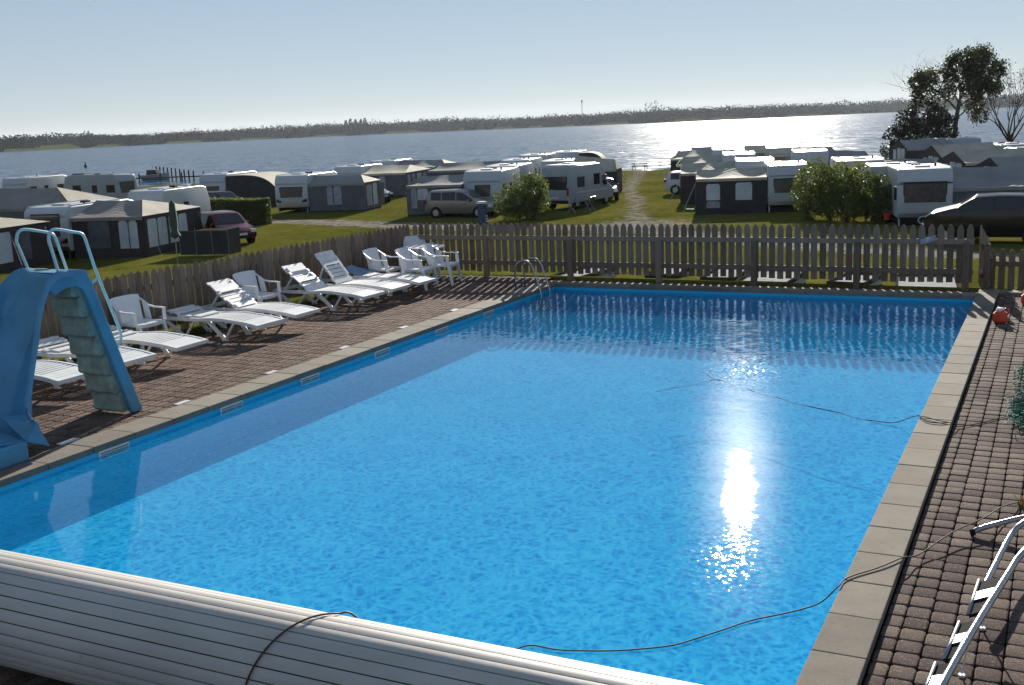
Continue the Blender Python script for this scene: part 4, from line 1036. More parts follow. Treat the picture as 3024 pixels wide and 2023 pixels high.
caravan(-6.75, 53.4, "old white caravan with large curtained window and green trim behind the far fence", w=2.4, L=5.6, H=2.62, rear_win=(.40, .82), lights=False, sidewin='x-', stripe="tent_dark", skirt=True, hatches=3)
awning(-4.35, 53.6, "grey awning with long drooping roof above the tall black car", w=5.2, L=5.4, side='R', he=1.7, hr=2.55, wall="tent_grey", roof="roof_grey", hip=.6, sag=.12, hm=2.55)
GABL = [(.5, 1.45, .4, 1.9, W_), (1.55, 2.5, .4, 1.95, W_), (2.8, 3.6, .4, 1.8, W_)]
awning(-12.3, 102.6, "dark awning with white gable windows beside the birch", rot=25, w=4.0, L=4.8, side='L', gable=True, he=1.9, hr=2.75, wall="tent_dark", roof="roof_grey", end=GABL, hip=.2)
caravan(-8.7, 104.3, "blue grey caravan at the foot of the birch", rot=25, w=2.5, body="caravan_grey", rear_win=None, lights=False)
awning(-7.7, 83.6, "dark awning with white gable window, second before the bare tree", rot=25, w=4.3, L=4.8, side='L', gable=True, he=1.95, hr=2.85, wall="tent_brown", roof="roof_beige", end=GABL, hip=.2)
caravan(-3.8, 85.4, "blue grey caravan below the bare tree", rot=25, w=2.4, body="caravan_grey", rear_win=None, lights=False)
awning(-5.4, 73.6, "awning with beige striped roof and wide white gable at the right frame edge", rot=25, w=4.6, L=4.8, side='L', gable=True, he=1.95, hr=2.75, wall="tent_brown", roof="roof_beige", end=GABL, hip=.2)
caravan(-1.2, 75.5, "white caravan cut by the right frame edge", rot=25, w=2.4, rear_win=None, lights=False)
awning(-3.0, 67.0, "small dark gabled awning tucked at the right frame edge", rot=25, w=4.2, L=4.2, side='L', gable=True, he=1.85, hr=2.6, wall="tent_brown", roof="roof_grey", end=GABL, hip=.2)

# ------------------------------------------------------------------ vehicles (nose towards +x locally)
def car(label, x, y, rz, L, W, H, paint, kind="mpv", z=None, plates=True):
    gz = zg(x, y) if z is None else z
    t = thing("parked_car", label, "car", (x, y, gz), R(rz), "cars parked on the campsite")
    h = L / 2
    if kind == "mpv": top = [(-h, .55), (-h + .02, .95), (-h + .18, H - .22), (-h + .42, H - .03), (-.3, H), (.35, H - .05), (h - 1.05, 1.08), (h - .35, .92), (h - .03, .75), (h, .5)]; ro = (-h + .34, .42); wl = h - 1.15
    elif kind == "van": top = [(-h, .7), (-h + .04, 1.2), (-h + .2, H - .22), (-h + .42, H - .03), (-.3, H), (.5, H - .05), (h - 1.3, 1.46), (h - .35, 1.22), (h - .05, 1.0), (h, .6)]; ro = (-h + .36, .45); wl = h - 1.4
    elif kind == "hatch": top = [(-h, .5), (-h + .04, .95), (-h + .35, H - .15), (-h + .75, H - .01), (-.2, H), (.25, H - .05), (h - 1.15, 1.02), (h - .4, .86), (h - .05, .68), (h, .45)]; ro = (-h + .75, .3); wl = h - 1.2
    else: top = [(-h, .55), (-h + .03, .95), (-h + .3, H - .22), (-h + .75, H - .04), (-.3, H), (.45, H - .06), (h - 1.45, 1.02), (h - .4, .85), (h - .04, .70), (h, .45)]; ro = (-h + .6, .5); wl = h - 1.5
    n = 40
    def ztop(x):
        for (a, za), (b_, zb) in zip(top, top[1:]):
            if x <= b_: return za + (zb - za) * max(0, (x - a)) / max(1e-6, b_ - a)
        return top[-1][1]
    bel = lambda x: (1.22 if kind == 'van' else .98) - .05 * max(0, x / h) + .04 * max(0, -x / h)
    m = MB(); secs = []
    xsn = [-h + L * (i / n) for i in range(n + 1)]
    for x_ in xsn:
        e = 1 - .10 * (abs(x_) / h) ** 4 - .05 * (abs(x_) / h) ** 12; zt = ztop(x_); zb_ = min(bel(x_), zt - .03); hw = W / 2 * e
        rw = hw * (1 - .17 * max(0, min(1, (zt - zb_) / (H - (1.2 if kind == 'van' else .95))))) if zt > bel(x_) else hw * .86
        zlo = .26 + .1 * (abs(x_) / h) ** 6
        secs.append([(x_, -hw * .93, zlo), (x_, -hw, .55), (x_, -hw * .985, zb_), (x_, -rw, zt - .05), (x_, -rw * .80, zt), (x_, rw * .80, zt), (x_, rw, zt - .05), (x_, hw * .985, zb_), (x_, hw, .55), (x_, hw * .93, zlo)])
    k = len(secs[0])
    for sct in secs: m.v += sct
    for i in range(n):
        for j in range(k - 1): m.f.append((i * k + j, i * k + j + 1, (i + 1) * k + j + 1, (i + 1) * k + j))
        m.f.append((i * k + k - 1, i * k, (i + 1) * k, (i + 1) * k + k - 1))
    m.f.append(tuple(range(k))[::-1]); m.f.append(tuple(n * k + j for j in range(k)))
    m.build("body", paint, t, smooth=R(35))
    # side windows as glass lying just proud of the greenhouse
    def sect(x_):
        e = 1 - .10 * (abs(x_) / h) ** 4 - .05 * (abs(x_) / h) ** 12; zt = ztop(x_); hw = W / 2 * e; zb_ = bel(x_)
        rw = hw * (1 - .17 * max(0, min(1, (zt - zb_) / (H - (1.2 if kind == 'van' else .95))))); return hw * .985, zb_, rw, zt - .05
    xa = -h + .45; xb = wl
    cuts = [xa, xa + (xb - xa) * .26, xa + (xb - xa) * .6, xb]
    for sg in (-1, 1):
        for a, b_ in zip(cuts, cuts[1:]):
            m = MB(); q = 5; pts = []
            for i in range(q + 1):
                x_ = a + .03 + (b_ - a - .06) * i / q; w0, z0, w1, z1 = sect(x_)
                if z1 - z0 < .08: continue
                for f_ in (.1, .88): pts.append((x_, sg * (w0 + (w1 - w0) * f_ + .008), z0 + (z1 - z0) * f_))
            for i in range(len(pts) // 2 - 1): m.quad(pts[2 * i], pts[2 * i + 2], pts[2 * i + 3], pts[2 * i + 1])
            if len(pts) >= 4: m.v = pts; m.f = [(2 * i, 2 * i + 2, 2 * i + 3, 2 * i + 1) for i in range(len(pts) // 2 - 1)]; m.build("window", "dark_glass", t, solid=.01, smooth=R(40))
    # windscreen and rear screen
    for (a, b_), nm in (((h - 1.3 if kind == 'van' else h - 1.1 if kind != 'estate' else h - 1.5, .5 if kind == 'van' else .35 if kind != 'hatch' else .3), "windscreen"), ((-h + .05, ro[0]), "rear_window")):
        m = MB(); q = 6
        for i in range(q + 1):
            x_ = a + (b_ - a) * (.08 + .84 * i / q); w0, z0, w1, z1 = sect(x_); zt = ztop(x_); yy = min(w1, w0) * .80
            m.v += [(x_, -yy, zt + .012), (x_, 0, zt + .018), (x_, yy, zt + .012)]
        for i in range(q):
            for j in range(2): m.f.append((i * 3 + j, i * 3 + j + 1, (i + 1) * 3 + j + 1, (i + 1) * 3 + j))
        m.build(nm, "dark_glass", t, solid=.008, smooth=R(40))
    for sg in (-1, 1):
        for x_ in (-h + .82, h - .85):
            r_ = .32; m = MB(); yo = sg * (W / 2 - .09); m.tube([(x_, yo - .11, r_), (x_, yo + .11, r_)], r_, 22); o = m.build("wheel", "rubber", t, smooth=R(40))
            m = MB(); y1 = yo + sg * .115; m.tube([(x_, yo + sg * .08, r_), (x_, y1, r_)], r_ * .62, 18)
            for q in range(5):
                a = q * 1.2566; m.obox((x_, y1, r_), (x_ + .2 * math.cos(a), y1, r_ + .2 * math.sin(a)), .05, .03, (0, 1, 0))
            m.build("rim", "rim", o, smooth=R(30))
            m = MB(); m.tube([(x_, sg * (W / 2 - .03), r_), (x_, sg * (W / 2 + .0), r_)], r_ + .05, 22); m.build("wheel_arch", "black", t, smooth=R(40))
        m = MB(); m.box(h - .38, sg * (W / 2 - .24) - .16, .62, h - .02, sg * (W / 2 - .24) + .12, .78); m.build("headlight", "clear_lamp", t, bevel=.03)
        m = MB(); m.box(-h + .0, sg * (W / 2 - .14) - .10, .85, -h + .16, sg * (W / 2 - .14) + .08, 1.1); m.build("tail_light", "red_lamp", t, bevel=.02)
        m = MB(); m.box(h - 1.5, sg * (W / 2 + .08) - .09, .98, h - 1.35, sg * (W / 2 + .08) + .09, 1.10); m.build("mirror", paint, t, bevel=.03)
        for xx in (-.35, .55):
            m = MB(); m.box(xx - .1, sg * (W / 2 + .004) - .012, .82, xx + .08, sg * (W / 2 + .004) + .012, .85); m.build("door_handle", "black", t)
    m = MB(); m.box(h - .05, -.45, .36, h + .012, .45, .50); m.build("grille", "black", t, bevel=.01)
    m = MB(); m.box(h - .02, -.26, .50, h + .02, .26, .61); m.build("number_plate", "plate", t)
    m = MB(); m.box(-h - .012, -.26, .62, -h + .02, .26, .73); m.build("number_plate", "plate", t)
    return t
car("maroon hatchback facing the pool beside the clipped hedge", -38.3, 43.9, -25, 4.2, 1.8, 1.6, "car_maroon", "hatch")
car("silver people carrier parked across the lawn in front of the grey awning", -32.6, 58.9, 3, 4.5, 1.75, 1.68, "car_silver", "mpv")
car("tall black car on the gravel at the right frame edge", -2.5, 47.0, 180, 4.8, 1.9, 1.88, "car_black", "van")
car("white car with its tail beside the second beige awning of the right block", -23.7, 77.6, 8, 4.3, 1.8, 1.62, "car_white", "mpv")
car("dark blue car nosing out behind the lit grey gable", -47.5, 71.0, -20, 4.2, 1.75, 1.5, "car_blue", "hatch")
car("black car glinting between the arched awning and the clipped hedge", -54.5, 62.5, -15, 4.3, 1.75, 1.55, "car_black", "hatch")
car("dark car showing its lit nose to the right of the camper van", -28.7, 72.0, -60, 4.2, 1.75, 1.5, "car_black", "hatch")

# camper van: rear three quarter view
t = thing("camper_van", "tall silver blue camper van with black rear window beside the willow bush", "camper van", (-28.4, 63.2, zg(-28.4, 63.2)), R(-7))
m = MB(); m.prism([(0, .45), (.02, 1.6), (.12, 2.62), (.3, 2.72), (4.1, 2.74), (4.55, 2.45), (5.15, 1.45), (5.75, 1.15), (5.9, .8), (5.85, .4), (.1, .4)], 'x', -1.02, 1.02)
m.build("body", "caravan_grey", t, bevel=.12, seg=3, smooth=R(40))
windowpart(t, -.86, .86, 1.25, 2.05, 'y-', .03, "dark_glass", name="rear_window")
windowpart(t, 1.1, 2.0, 1.35, 2.0, 'x+', 1.02, "dark_glass", frame=None); windowpart(t, 3.2, 4.0, 1.4, 2.1, 'x+', 1.02, "dark_glass", frame=None); windowpart(t, 4.2, 4.9, 1.4, 1.95, 'x+', 1.0, "dark_glass", frame=None)
m = MB(); m.box(-.98, 4.45, 1.5, .98, 5.05, 1.5); 
for sg in (-1, 1):
    m = MB(); m.box(sg * .93 - .07, -.03, .9, sg * .93 + .07, .06, 1.4); m.build("tail_light", "red_lamp", t, bevel=.02)
    m = MB(); m.box(sg * 1.14 - .1, 4.45, 1.3, sg * 1.14 + .1, 4.6, 1.65); m.build("mirror", "black", t, bevel=.03)
    for yy in (1.1, 4.9):
        m = MB(); m.tube([(sg * .86 - .12, yy, .36), (sg * .86 + .12, yy, .36)], .36, 20); o = m.build("wheel", "rubber", t, smooth=R(40))
        m = MB(); m.tube([(sg * .99, yy, .36), (sg * 1.0, yy, .36)], .2, 16); m.build("rim", "rim", o, smooth=R(40))
m = MB(); m.box(-.95, -.06, .42, .95, .06, .62); m.build("bumper", "black", t, bevel=.03)
m = MB(); m.box(-.85, .4, 2.74, .85, 3.9, 2.80); m.build("roof_rack", "plate", t, bevel=.02)
m = MB(); m.box(-.3, 1.4, 2.78, .35, 2.1, 2.88); m.build("roof_hatch", "plate", t, bevel=.03)
m = MB(); m.box(1.02, 1.0, 1.02, 1.035, 5.0, 1.08); m.build("trim_stripe", "plate", t)
m = MB(); m.box(-.27, -.03, .72, .27, .03, .84); m.build("number_plate", "plate", t)
# folding chairs beside the van
fc = thing("camping_chair", "folding camping chair nearest the camper van's rear wheel", "camping chair", (-26.6, 61.6, zg(-26.6, 61.6)), R(200), "folding chairs beside the camper van")
m = MB()
for sg in (-.25, .25): m.tube([(-.22, sg, 0), (.2, sg, .6)], .015, 6); m.tube([(.22, sg, 0), (-.25, sg, .9)], .015, 6)
m.build("frame", "steel", fc)
m = MB(); m.grid(lambda u, v: (-.2 + .4 * u, -.24 + .48 * v, .42 - .04 * math.sin(u * 3.14)), 4, 4); m.build("seat", "car_blue", fc, solid=.015)
m = MB(); m.grid(lambda u, v: (-.12 - .13 * u, -.24 + .48 * v, .45 + .45 * u), 4, 4); m.build("backrest", "car_blue", fc, solid=.015)
o = copy_tree(fc); o.location = (-25.8, 62.6, zg(-26, 62)); o.rotation_euler.z = R(170); o["label"] = "folding camping chair beside the camper van's front door"
# closed parasol, windbreak with table, hedge, post
t = thing("parasol", "closed dark green parasol standing before the big charcoal awning", "parasol", (-33.6, 35.4, zg(-33.6, 35.4)))
m = MB(); m.tube([(0, 0, 0), (0, 0, 2.75)], .025, 8); m.build("pole", "steel", t)
m = MB(); m.lathe([(.02, 2.72), (.12, 2.60), (.15, 2.2), (.17, 1.7), (.13, 1.45), (.21, 1.28), (.24, 1.22), (.05, 1.12)], 0, 0, 12)
m.v = [(x * (1 + .12 * math.sin(7 * math.atan2(y, x))), y * (1 + .12 * math.sin(7 * math.atan2(y, x))), z) for x, y, z in m.v]; m.build("canopy", "parasol", t, smooth=True)
t = thing("windbreak", "black garden windbreak panels around a pale topped table", "windbreak", (-36.2, 38.4, zg(-36, 38.4)), R(12))
for k in range(3):
    m = MB(); m.box(k * .82 + .02, 0, .05, k * .82 + .80, .03, 1.15); m.build("cloth_panel", "tent_dark", t)
m = MB(); m.box(2.44, 0, .05, 2.48, 1.1, 1.2); m.build("side_panel", "tent_dark", t)
for x_ in (0, .82, 1.64, 2.46): m = MB(); m.tube([(x_, 0, 0), (x_, 0, 1.3)], .018, 6); m.build("post", "steel", t)
t = thing("garden_table", "pale topped garden table inside the black windbreak", "table", (-34.9, 39.4, zg(-35, 39.4)), R(12))
m = MB(); m.box(-.8, -.45, 1.10, .8, .45, 1.14); m.build("tabletop", "wood", t)
for sx in (-.7, .7):
    for sy in (-.35, .35): m = MB(); m.box(sx - .03, sy - .03, 0, sx + .03, sy + .03, 1.10); m.build("leg", "black", t)
t = thing("power_post", "blue service post with pale cap behind the far fence", "post", (-28.7, 54.0, zg(-28.7, 54)), R(5))
m = MB(); m.box(-.22, -.15, 0, .22, .15, 1.15); m.build("body", "blue_post", t, bevel=.02)
m = MB(); m.prism([(-.27, 1.15), (.27, 1.15), (.22, 1.27), (-.22, 1.27)], 'y', -.2, .2); m.build("cap", "plate", t)
m = MB()
for q in range(3): m.box(.22, -.1, .15 + q * .14, .32, .05, .22 + q * .14)
m.build("socket", "plate", t, bevel=.01)

# picnic tables at the water's edge
def picnic(x, y, rz, label):
    t = thing("picnic_table", label, "picnic table", (x, y, land(x, y) + .1), R(rz), "picnic tables on the shore")
    m = MB()
    for k in range(4): m.box(-1.0, -.36 + k * .185, .72, 1.0, -.36 + k * .185 + .16, .76)
    m.build("tabletop", "wood", t)
    for sg in (-1, 1): m = MB(); m.box(-1.0, sg * .7 - .13, .42, 1.0, sg * .7 + .13, .46); m.build("bench", "wood", t)
    for x_ in (-.7, .7):
        m = MB(); m.obox((x_, -.28, .72), (x_, -.68, 0), .09, .05, (1, 0, 0)); m.obox((x_, .28, .72), (x_, .68, 0), .09, .05, (1, 0, 0)); m.obox((x_, -.75, .40), (x_, .75, .40), .05, .09); m.build("trestle", "wood", t)
picnic(-43.2, 120.0, 5, "larger picnic table silhouetted on the glittering shore"); picnic(-40.2, 120.5, 20, "smaller picnic bench right beside the larger picnic table")
# low lanes seen through the far fence
random.seed(21)
lanes = [(-13.2, 29, .9, 2.2), (-11.0, 31, .9, 2.0), (-9.0, 30, .9, 2.2), (-7.6, 28.5, 1.3, 2.4), (-5.4, 29.5, .9, 1.8), (-3.3, 26.5, 1.3, 2.2)]
lab = ["first pale minigolf lane from the fence corner, seen through the pickets", "second pale minigolf lane from the fence corner", "pale minigolf lane opposite the chrome pool ladder's side of the fence centre", "pale minigolf lane right of the fence centre", "bright minigolf lane second from the fence's right end", "bright minigolf lane nearest the fence's right end"]
for (x, y, wd, L), lb in zip(lanes, lab):
    z_ = zg(x, y); sl = (zg(x, y + L) - zg(x, y)) / L * .55
    t = thing("minigolf_lane", lb, "minigolf lane", (x, y, z_ + .02), R(random.uniform(-12, 12)), "minigolf lanes beyond the far fence")
    m = MB(); m.add([(0, 0, .06), (wd, 0, .06), (wd, L, .06), (0, L, .06), (0, 0, -.5), (wd, 0, -.5), (wd, L, -2), (0, L, -2)], [(0, 1, 2, 3), (1, 0, 4, 5), (2, 1, 5, 6), (3, 2, 6, 7), (0, 3, 7, 4)]); m.build("lane_bed", "minigolf", t)
    m = MB()
    for a, b_, c_, d_ in ((-.05, -.05, .0, L + .05), (wd, -.05, wd + .05, L + .05), (0, -.05, wd, 0), (0, L, wd, L + .05)): m.box(a, b_, .0, c_, d_, .12)
    m.build("border", "wood", t)
m = MB(); m.grid(lambda u, v: (.26 * (u - .5), -.02 - .02 * math.sin(u * 3.1), .1 * (v - .5) + .10 * (u - .5) * .9), 8, 6)
tag(m.build("cloth", "tent_curtain", solid=.012, smooth=True, xf=Matrix.Translation((-2.05, 20.385, .83))), "lilac cloth hung on the far fence's top rail", "cloth")
m = MB(); m.box(-.25, -.04, 0, .25, .04, .04); tag(m.build("plank", "net", xf=Matrix.Translation((-18.6, 60.2, zg(-18.6, 60.2) + .25)) @ Matrix.Scale(1.4, 4)), "bright green strip on the grass by the charcoal awning", "board")

t = thing("bucket", "orange bucket under the big hedge beside the old white caravan", "bucket", (-7.35, 54.6, zg(-7.3, 54.6) + .2))
m = MB(); m.lathe([(0, 0), (.13, 0), (.18, .32), (.165, .32), (.12, .03), (0, .03)], 0, 0, 14); m.build("body", "orange", t, smooth=R(40))
m = MB(); m.tube([(.17 * math.cos(a * .4), .02, .31 + .14 * math.sin(a * .4)) for a in range(0, 9)], .006, 5); m.build("handle", "plate", t)
t = thing("hose_reel", "pale round hose reel on the grass below the old white caravan's window", "hose reel", (-5.5, 52.6, zg(-5.5, 52.6)), R(8))
m = MB(); m.tube([(.24 * math.cos(k * .524), 0, .36 + .17 * math.sin(k * .524)) for k in range(13)], .035, 6); m.build("hose", "caravan_white", t, smooth=True)
m = MB(); m.obox((-.18, 0, 0), (0, 0, .36), .03, .03); m.obox((.18, 0, 0), (0, 0, .36), .03, .03); m.build("stand", "steel", t)
# ------------------------------------------------------------------ bushes, hedges, trees
def leaves(n, fn, size, name, mt, parent=None, seed=1, aspect=.55):
    rn = random.Random(seed); vs = []; fs = []
    for i in range(n):
        p = fn(rn)
        if p is None: continue
        a = Vector((rn.gauss(0, 1), rn.gauss(0, 1), rn.gauss(0, 1))).normalized(); b_ = a.cross(Vector((rn.gauss(0, 1), rn.gauss(0, 1), rn.gauss(0, 1)))).normalized()
        s_ = size * rn.uniform(.6, 1.4); a = a * s_; b_ = b_ * s_ * aspect; p = Vector(p); k = len(vs)
        vs += [p - a, p + b_, p + a, p - b_]; fs.append((k, k + 1, k + 2, k + 3))
    me = bpy.data.meshes.new(name); me.from_pydata([tuple(v) for v in vs], [], fs); me.materials.append(M[mt])
    o = bpy.data.objects.new(name, me); col.objects.link(o)
    if parent: o.parent = parent
    return o
def shrub(name, label, cat, x, y, blobs, n, size, mt, seed=1, droop=0):
    z = zg(x, y); t = thing(name, label, cat, (x, y, z))
    tot = sum(b_[3] * b_[4] * b_[5] for b_ in blobs)
    rn0 = random.Random(seed); m = MB()
    for b_ in blobs:
        for _ in range(5):
            e = (b_[0] + rn0.uniform(-.6, .6) * b_[3], b_[1] + rn0.uniform(-.6, .6) * b_[4], b_[2] + b_[5] * rn0.uniform(0, .6)); m.tube([(b_[0] * .6, b_[1] * .6, 0), ((b_[0] * .6 + e[0]) / 2, (b_[1] * .6 + e[1]) / 2, e[2] * .55), e], [.035, .025, .01], 5)
    m.build("stem", "bark", t)
    def fn(rn):
        b_ = rn.choices(blobs, [q[3] * q[4] * q[5] for q in blobs])[0]
        v = Vector((rn.gauss(0, 1), rn.gauss(0, 1), rn.gauss(0, 1))).normalized(); r_ = rn.random() ** .22
        p = Vector((b_[0] + v.x * b_[3] * r_, b_[1] + v.y * b_[4] * r_, b_[2] + v.z * b_[5] * r_))
        q = mn.noise(p * 1.6 + Vector((seed, 0, 0))); p2 = p + v * q * .45
        if mn.noise(p * 2.6 + Vector((0, seed, 0))) < -.28: return None
        return p2 if p2.z > .02 else None
    leaves(n, fn, size, "foliage", mt, t, seed); return t
shrub("bush", "rounded willow bush beside the camper van, lit green on its right side", "bush", -27.4, 56.6, [(-.8, 0, .95, .9, 1.2, .95), (.1, .2, 1.5, .9, 1.2, 1.15), (.65, .4, 1.5, .75, 1.1, 1.2), (-.2, -.5, .8, 1.1, 1.0, .8), (.85, .2, .7, .5, .8, .7)], 15000, .055, "leaf_willow", 2)
shrub("hedge", "large loose hedge between the curtained caravan and the old white caravan", "hedge", -9.3, 56.4, [(-2.0, 1.2, 1.6, 1.2, 1.3, 1.3), (-.9, .6, 1.7, 1.2, 1.3, 1.2), (.2, .2, 1.5, 1.2, 1.3, 1.2), (1.2, -.4, 1.15, 1.0, 1.2, 1.0), (-.2, -.9, .8, 1.4, .9, .8), (-1.6, 0, .9, 1.2, 1, .9), (1.7, -1.0, .7, .7, .8, .75)], 26000, .055, "leaf_hedge", 4)
t = thing("hedge", "clipped dark green hedge beside the maroon car", "hedge", (-46.4, 54.0, zg(-46, 54)), R(-8))
m = MB(); m.box(-2.7, -.45, 0, 2.7, .45, 1.4); m.build("core", "bark", t)
def hb(rn):
    f = rn.random(); x = rn.uniform(-2.9, 2.9); y = rn.uniform(-.6, .6); z = rn.uniform(0, 1.6)
    if f < .4: z = 1.5 + rn.gauss(0, .05)
    elif f < .8: y = -.55 + rn.gauss(0, .05)
    else: x = 2.85 + rn.gauss(0, .05)
    return (x, y, z)
leaves(15000, hb, .05, "foliage", "leaf_hedge", t, 8)

def branching(mb, p, d, L, r_, depth, rn, tips, up=.12, spread=.55, kids=(2, 3), droop=0.):
    steps = 3; pts = [Vector(p)]; rs = [r_]; d = Vector(d).normalized()
    for i in range(steps):
        d = (d + Vector((rn.gauss(0, .13), rn.gauss(0, .13), up * .5 - droop)) ).normalized(); pts.append(pts[-1] + d * L / steps); rs.append(r_ * (1 - .42 * (i + 1) / steps))
        if depth <= 2: tips.append((pts[-1].copy(), depth))
    mb.tube(pts, rs, 5 if depth < 3 else 8, False)
    if depth == 0: return
    for _ in range(rn.randint(*kids)):
        nd = (d + Vector((rn.gauss(0, spread), rn.gauss(0, spread), rn.gauss(up, spread * .6)))).normalized()
        branching(mb, pts[-1 if rn.random() < .65 else -2], nd, L * rn.uniform(.62, .82), rs[-1] * .8, depth - 1, rn, tips, up, spread, kids, droop)
# tall birch
bx, by = -9.8, 117.0; bz = zg(bx, by) - .2
t = thing("birch_tree", "tall windswept birch with drooping twigs on the shore", "tree", (bx, by, bz))
rn = random.Random(12); m = MB(); tips = []
m.tube([(0, 0, 0), (.1, 0, 1.6), (.12, .1, 3.2), (.3, .1, 4.8), (.5, 0, 6.2)], [.34, .28, .24, .20, .15], 9)
LOBES = ((1.6, 9.5, 2.2, 1.7), (3.0, 8.8, 1.5, 1.2), (.5, 8.5, 1.7, 1.7), (-1.6, 8.1, 1.7, 1.2), (-3.3, 7.9, 1.1, 1.0), (-3.1, 6.8, 1.2, .5), (1.8, 7.4, 2.1, 1.1), (3.4, 7.2, .9, 1.0), (1.9, 5.6, 1.0, 1.4), (2.7, 4.8, .5, 1.0), (-1.0, 6.8, 1.6, .7))
def canopy_ok(p):
    return any(((p.x - cx) / rx) ** 2 + (p.y / 2.8) ** 2 + ((p.z - cz) / rz_) ** 2 < 1.1 for cx, cz, rx, rz_ in LOBES)
for st, d_, L_ in (((.1, 0, 4.2), (-1.1, .1, .9), 3.0), ((.15, .1, 4.4), (1.0, -.2, .6), 2.3), ((.3, .1, 5.2), (-1, -.2, .8), 2.6), ((.4, .1, 5.6), (.9, .3, .8), 2.6), ((.5, 0, 6.2), (.1, 0, 1), 2.2), ((.5, 0, 6.2), (.7, -.3, 1), 2.4), ((.5, 0, 5.9), (-.7, .3, 1), 2.2), ((.5, 0, 6.2), (.3, -.2, 1.2), 2.2)):
    branching(m, st, d_, L_, .085, 4, rn, tips, .06, .50, (2, 3))
m.build("trunk", "bark_pale", t, smooth=R(50))
tips = [q for q in tips if canopy_ok(q[0])]
def bl(rn):
    if rn.random() < .45: p = rn.choice(tips)[0]; p = p + Vector((rn.gauss(0, .3), rn.gauss(0, .3), rn.gauss(-.2, .35)))
    else:
        cx, cz, rx, rz_ = rn.choices(LOBES, [q[2] * q[3] for q in LOBES])[0]
        v = Vector((rn.gauss(0, 1), rn.gauss(0, 1), rn.gauss(0, 1))).normalized() * rn.random() ** .38; p = Vector((cx + v.x * rx, v.y * 2.4, cz + v.z * rz_))
        p += Vector((.25 * mn.noise(p * 2), 0, .35 * mn.noise(p * 1.7 + Vector((3, 0, 0)))))
    if mn.noise(p * 1.35) < -.13: return None
    return p
leaves(32000, bl, .105, "crown", "leaf_birch", t, 5, .6)
# bushy tree in front of the birch trunk
def crown_tree(name, label, x, y, blobs, n, size, mt, seed, trunk_h=1.4):
    z = zg(x, y) - .2; t = thing(name, label, "tree", (x, y, z)); rn = random.Random(seed); m = MB(); tips = []
    m.tube([(0, 0, 0), (.0, 0, trunk_h)], [.2, .15], 7)
    for k in range(6):
        a = k * 1.05; branching(m, (0, 0, trunk_h * rn.uniform(.5, 1)), (math.cos(a), math.sin(a), .9), 1.5, .07, 3, rn, tips, .1, .5, (2, 2))
    m.build("trunk", "bark", t)
    def fn(rn):
        b_ = rn.choices(blobs, [q[2] * q[3] for q in blobs])[0]; v = Vector((rn.gauss(0, 1), rn.gauss(0, 1), rn.gauss(0, 1))).normalized() * rn.random() ** .35
        p = Vector((b_[0] + v.x * b_[2], v.y * b_[2] * .9, b_[1] + v.z * b_[3])); p += v * mn.noise(p * .9) * .7
        return p if mn.noise(p * 1.0 + Vector((seed, 0, 0))) > -.18 and p.z > .3 else None
    leaves(n, fn, size, "crown", mt, t, seed, .6); return t
crown_tree("bushy_tree", "dense low bushy tree standing in front of the birch trunk", -12.3, 116.0, [(.4, 3.2, 2.6, 2.2), (-1.5, 2.9, 2.0, 1.7), (-3.1, 1.9, 1.2, 1.3), (1.6, 3.7, 1.6, 1.7), (.6, 1.4, 2.0, 1.5), (0, 5.0, 2.0, 1.7), (-1.4, 4.5, 1.4, 1.2), (-2.6, 3.0, 1.2, 1.2)], 17000, .12, "leaf_bush", 31, 1.0)
# bare tree
t = thing("bare_tree", "nearly leafless tree with fine upswept twigs at the right frame edge", "tree", (-4.6, 112.0, zg(-4, 112) - .2)); rn = random.Random(44); m = MB(); tips = []
m.tube([(0, 0, 0), (.05, 0, 1.5), (.1, 0, 2.6)], [.26, .22, .17], 8)
for k in range(8):
    a = k * .8; branching(m, (.08, 0, 1.8 + .1 * k), (math.cos(a) * .8, math.sin(a) * .8, 1.0), 2.6, .085, 4, rn, tips, .16, .30, (2, 3))
m.build("trunk", "bark", t, smooth=R(50))
leaves(900, lambda rn: rn.choice(tips)[0] + Vector((rn.gauss(0, .2), rn.gauss(0, .2), rn.gauss(0, .2))), .07, "crown", "leaf_bush", t, 9)

